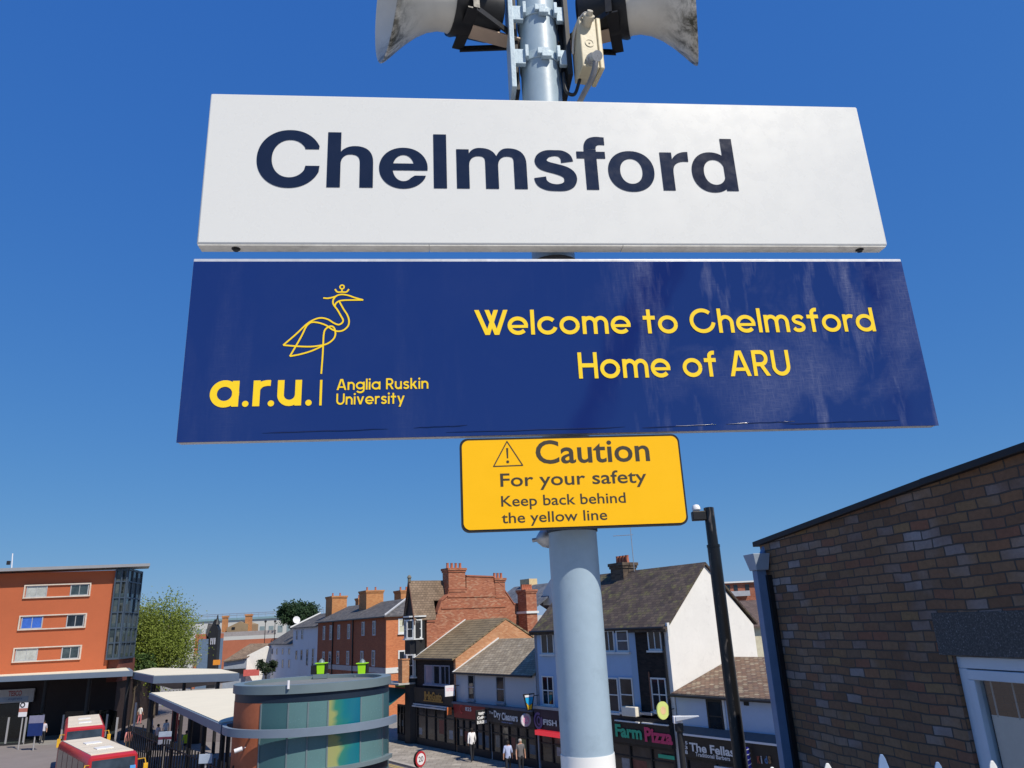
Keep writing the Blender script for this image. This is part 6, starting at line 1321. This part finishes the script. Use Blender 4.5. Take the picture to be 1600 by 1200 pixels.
person('person in white shirt beside the pale notice board', (at(262, 1108, 63).x, 63, .013), R(40), cl('white_shirt', (.80, .79, .80)), m_tr, m_skin, m_hair, .1, .1)
person('person in grey blue top between the canopy columns', (at(240, 1104, 66).x, 66, .013), R(120), cl('grey_blue_top', (.25, .30, .38)), m_tr, m_skin, m_hair, .12, .1)
person('person in beige top behind the black palings', (at(236, 1146, 52).x, 52, .013), R(200), cl('beige_top', (.55, .42, .33)), m_tr, m_skin, m_hair, .1, .1)
# =================================================================== TREES
def tree(name, label, base, crown_c, rad, n_cl, n_leaf, size, mat, trunk_r, seed, spread=.42, droop=0.0, bark=None):
    random.seed(seed); t = thing(name, label, 'tree', base, 0)
    base = Vector(base); cc_ = Vector(crown_c); m = MB(); cl_ = []
    while len(cl_) < n_cl:
        v = Vector((random.uniform(-1, 1), random.uniform(-1, 1), random.uniform(-1, 1)))
        if v.length < 1 and v.length > .25: cl_.append(cc_ + Vector((v.x * rad[0], v.y * rad[1], v.z * rad[2])) * random.uniform(.75, 1.02))
    lf = MB()
    for c in cl_:
        rr = min(rad) * spread * random.uniform(.6, 1.2)
        for _ in range(n_leaf // n_cl):
            d = Vector((random.gauss(0, 1), random.gauss(0, 1), random.gauss(0, .8))) * rr * .5; d.z -= droop * abs(random.gauss(0, 1)) * rr
            p = c + d; a_ = Vector((random.uniform(-1, 1), random.uniform(-1, 1), random.uniform(-1, 1))).normalized(); b_ = a_.orthogonal().normalized(); s_ = size * random.uniform(.6, 1.3)
            lf.add([p + a_ * s_, p + b_ * s_ * .55, p - a_ * s_, p - b_ * s_ * .55], [(0, 1, 2, 3)])
    lf.build('crown', mat, t, recalc=False)
    m.pipe([base, base.lerp(cc_, .45) + Vector((.1, 0, 0)), cc_ + Vector((0, 0, rad[2] * .4))], [trunk_r, trunk_r * .7, trunk_r * .2], 9)
    for c in cl_[:max(8, n_cl // 3)]:
        s0_ = base.lerp(cc_, random.uniform(.5, .95)); m.pipe([s0_, s0_.lerp(c, .55) + Vector((0, 0, .2)), c], [trunk_r * .35, trunk_r * .2, trunk_r * .06], 5)
    m.build('trunk', bark or paint('bark', (.09, .07, .05), .9, 0, .3, 4, .3), t, 60); return t
p = at(250, 1000, 84); g0 = gnd(248, 1060, 0)
tree('birch_tree', 'feathery yellow green tree beside the glazed corner of the orange building', (p.x, 84, 0), (p.x - .6, 84, 8.0), (3.9, 3.6, 4.6), 150, 34000, .105, leafmat('spring_leaf', (.12, .165, .022), (.20, .245, .045)), .25, 5, .5, .5)
p = at(465, 960, 150)
tree('pine_tree', 'dark flat topped pine above the white terrace roofs', (p.x, 150, 0), (p.x + .4, 150, p.z + .1), (5.0, 4.0, 2.5), 44, 8000, .24, leafmat('pine_needle', (.012, .03, .014), (.035, .07, .028)), .4, 9, .42)
random.seed(21)
for i, (x, y, Y, r) in enumerate(((213, 1040, 78, 1.3), (300, 1046, 96, 1.6), (416, 1040, 100, 1.1))):
    p = at(x, y, Y); tree('shrub', ('low green shrub at the foot of the feathery tree', 'pale flowering shrub right of the feathery tree', 'dark shrub beside the bright white gable')[i], (p.x, Y, 0), (p.x, Y, p.z), (r * 1.3, r, r), 14, 1400, .14, leafmat('shrub_leaf_' + 'abc'[i] if False else ('dark_shrub_leaf' if i != 1 else 'pale_shrub_leaf'), ((.02, .05, .012), (.12, .14, .06), (.015, .03, .015))[i], ((.08, .13, .03), (.5, .5, .4), (.04, .06, .03))[i]), .1, 30 + i)
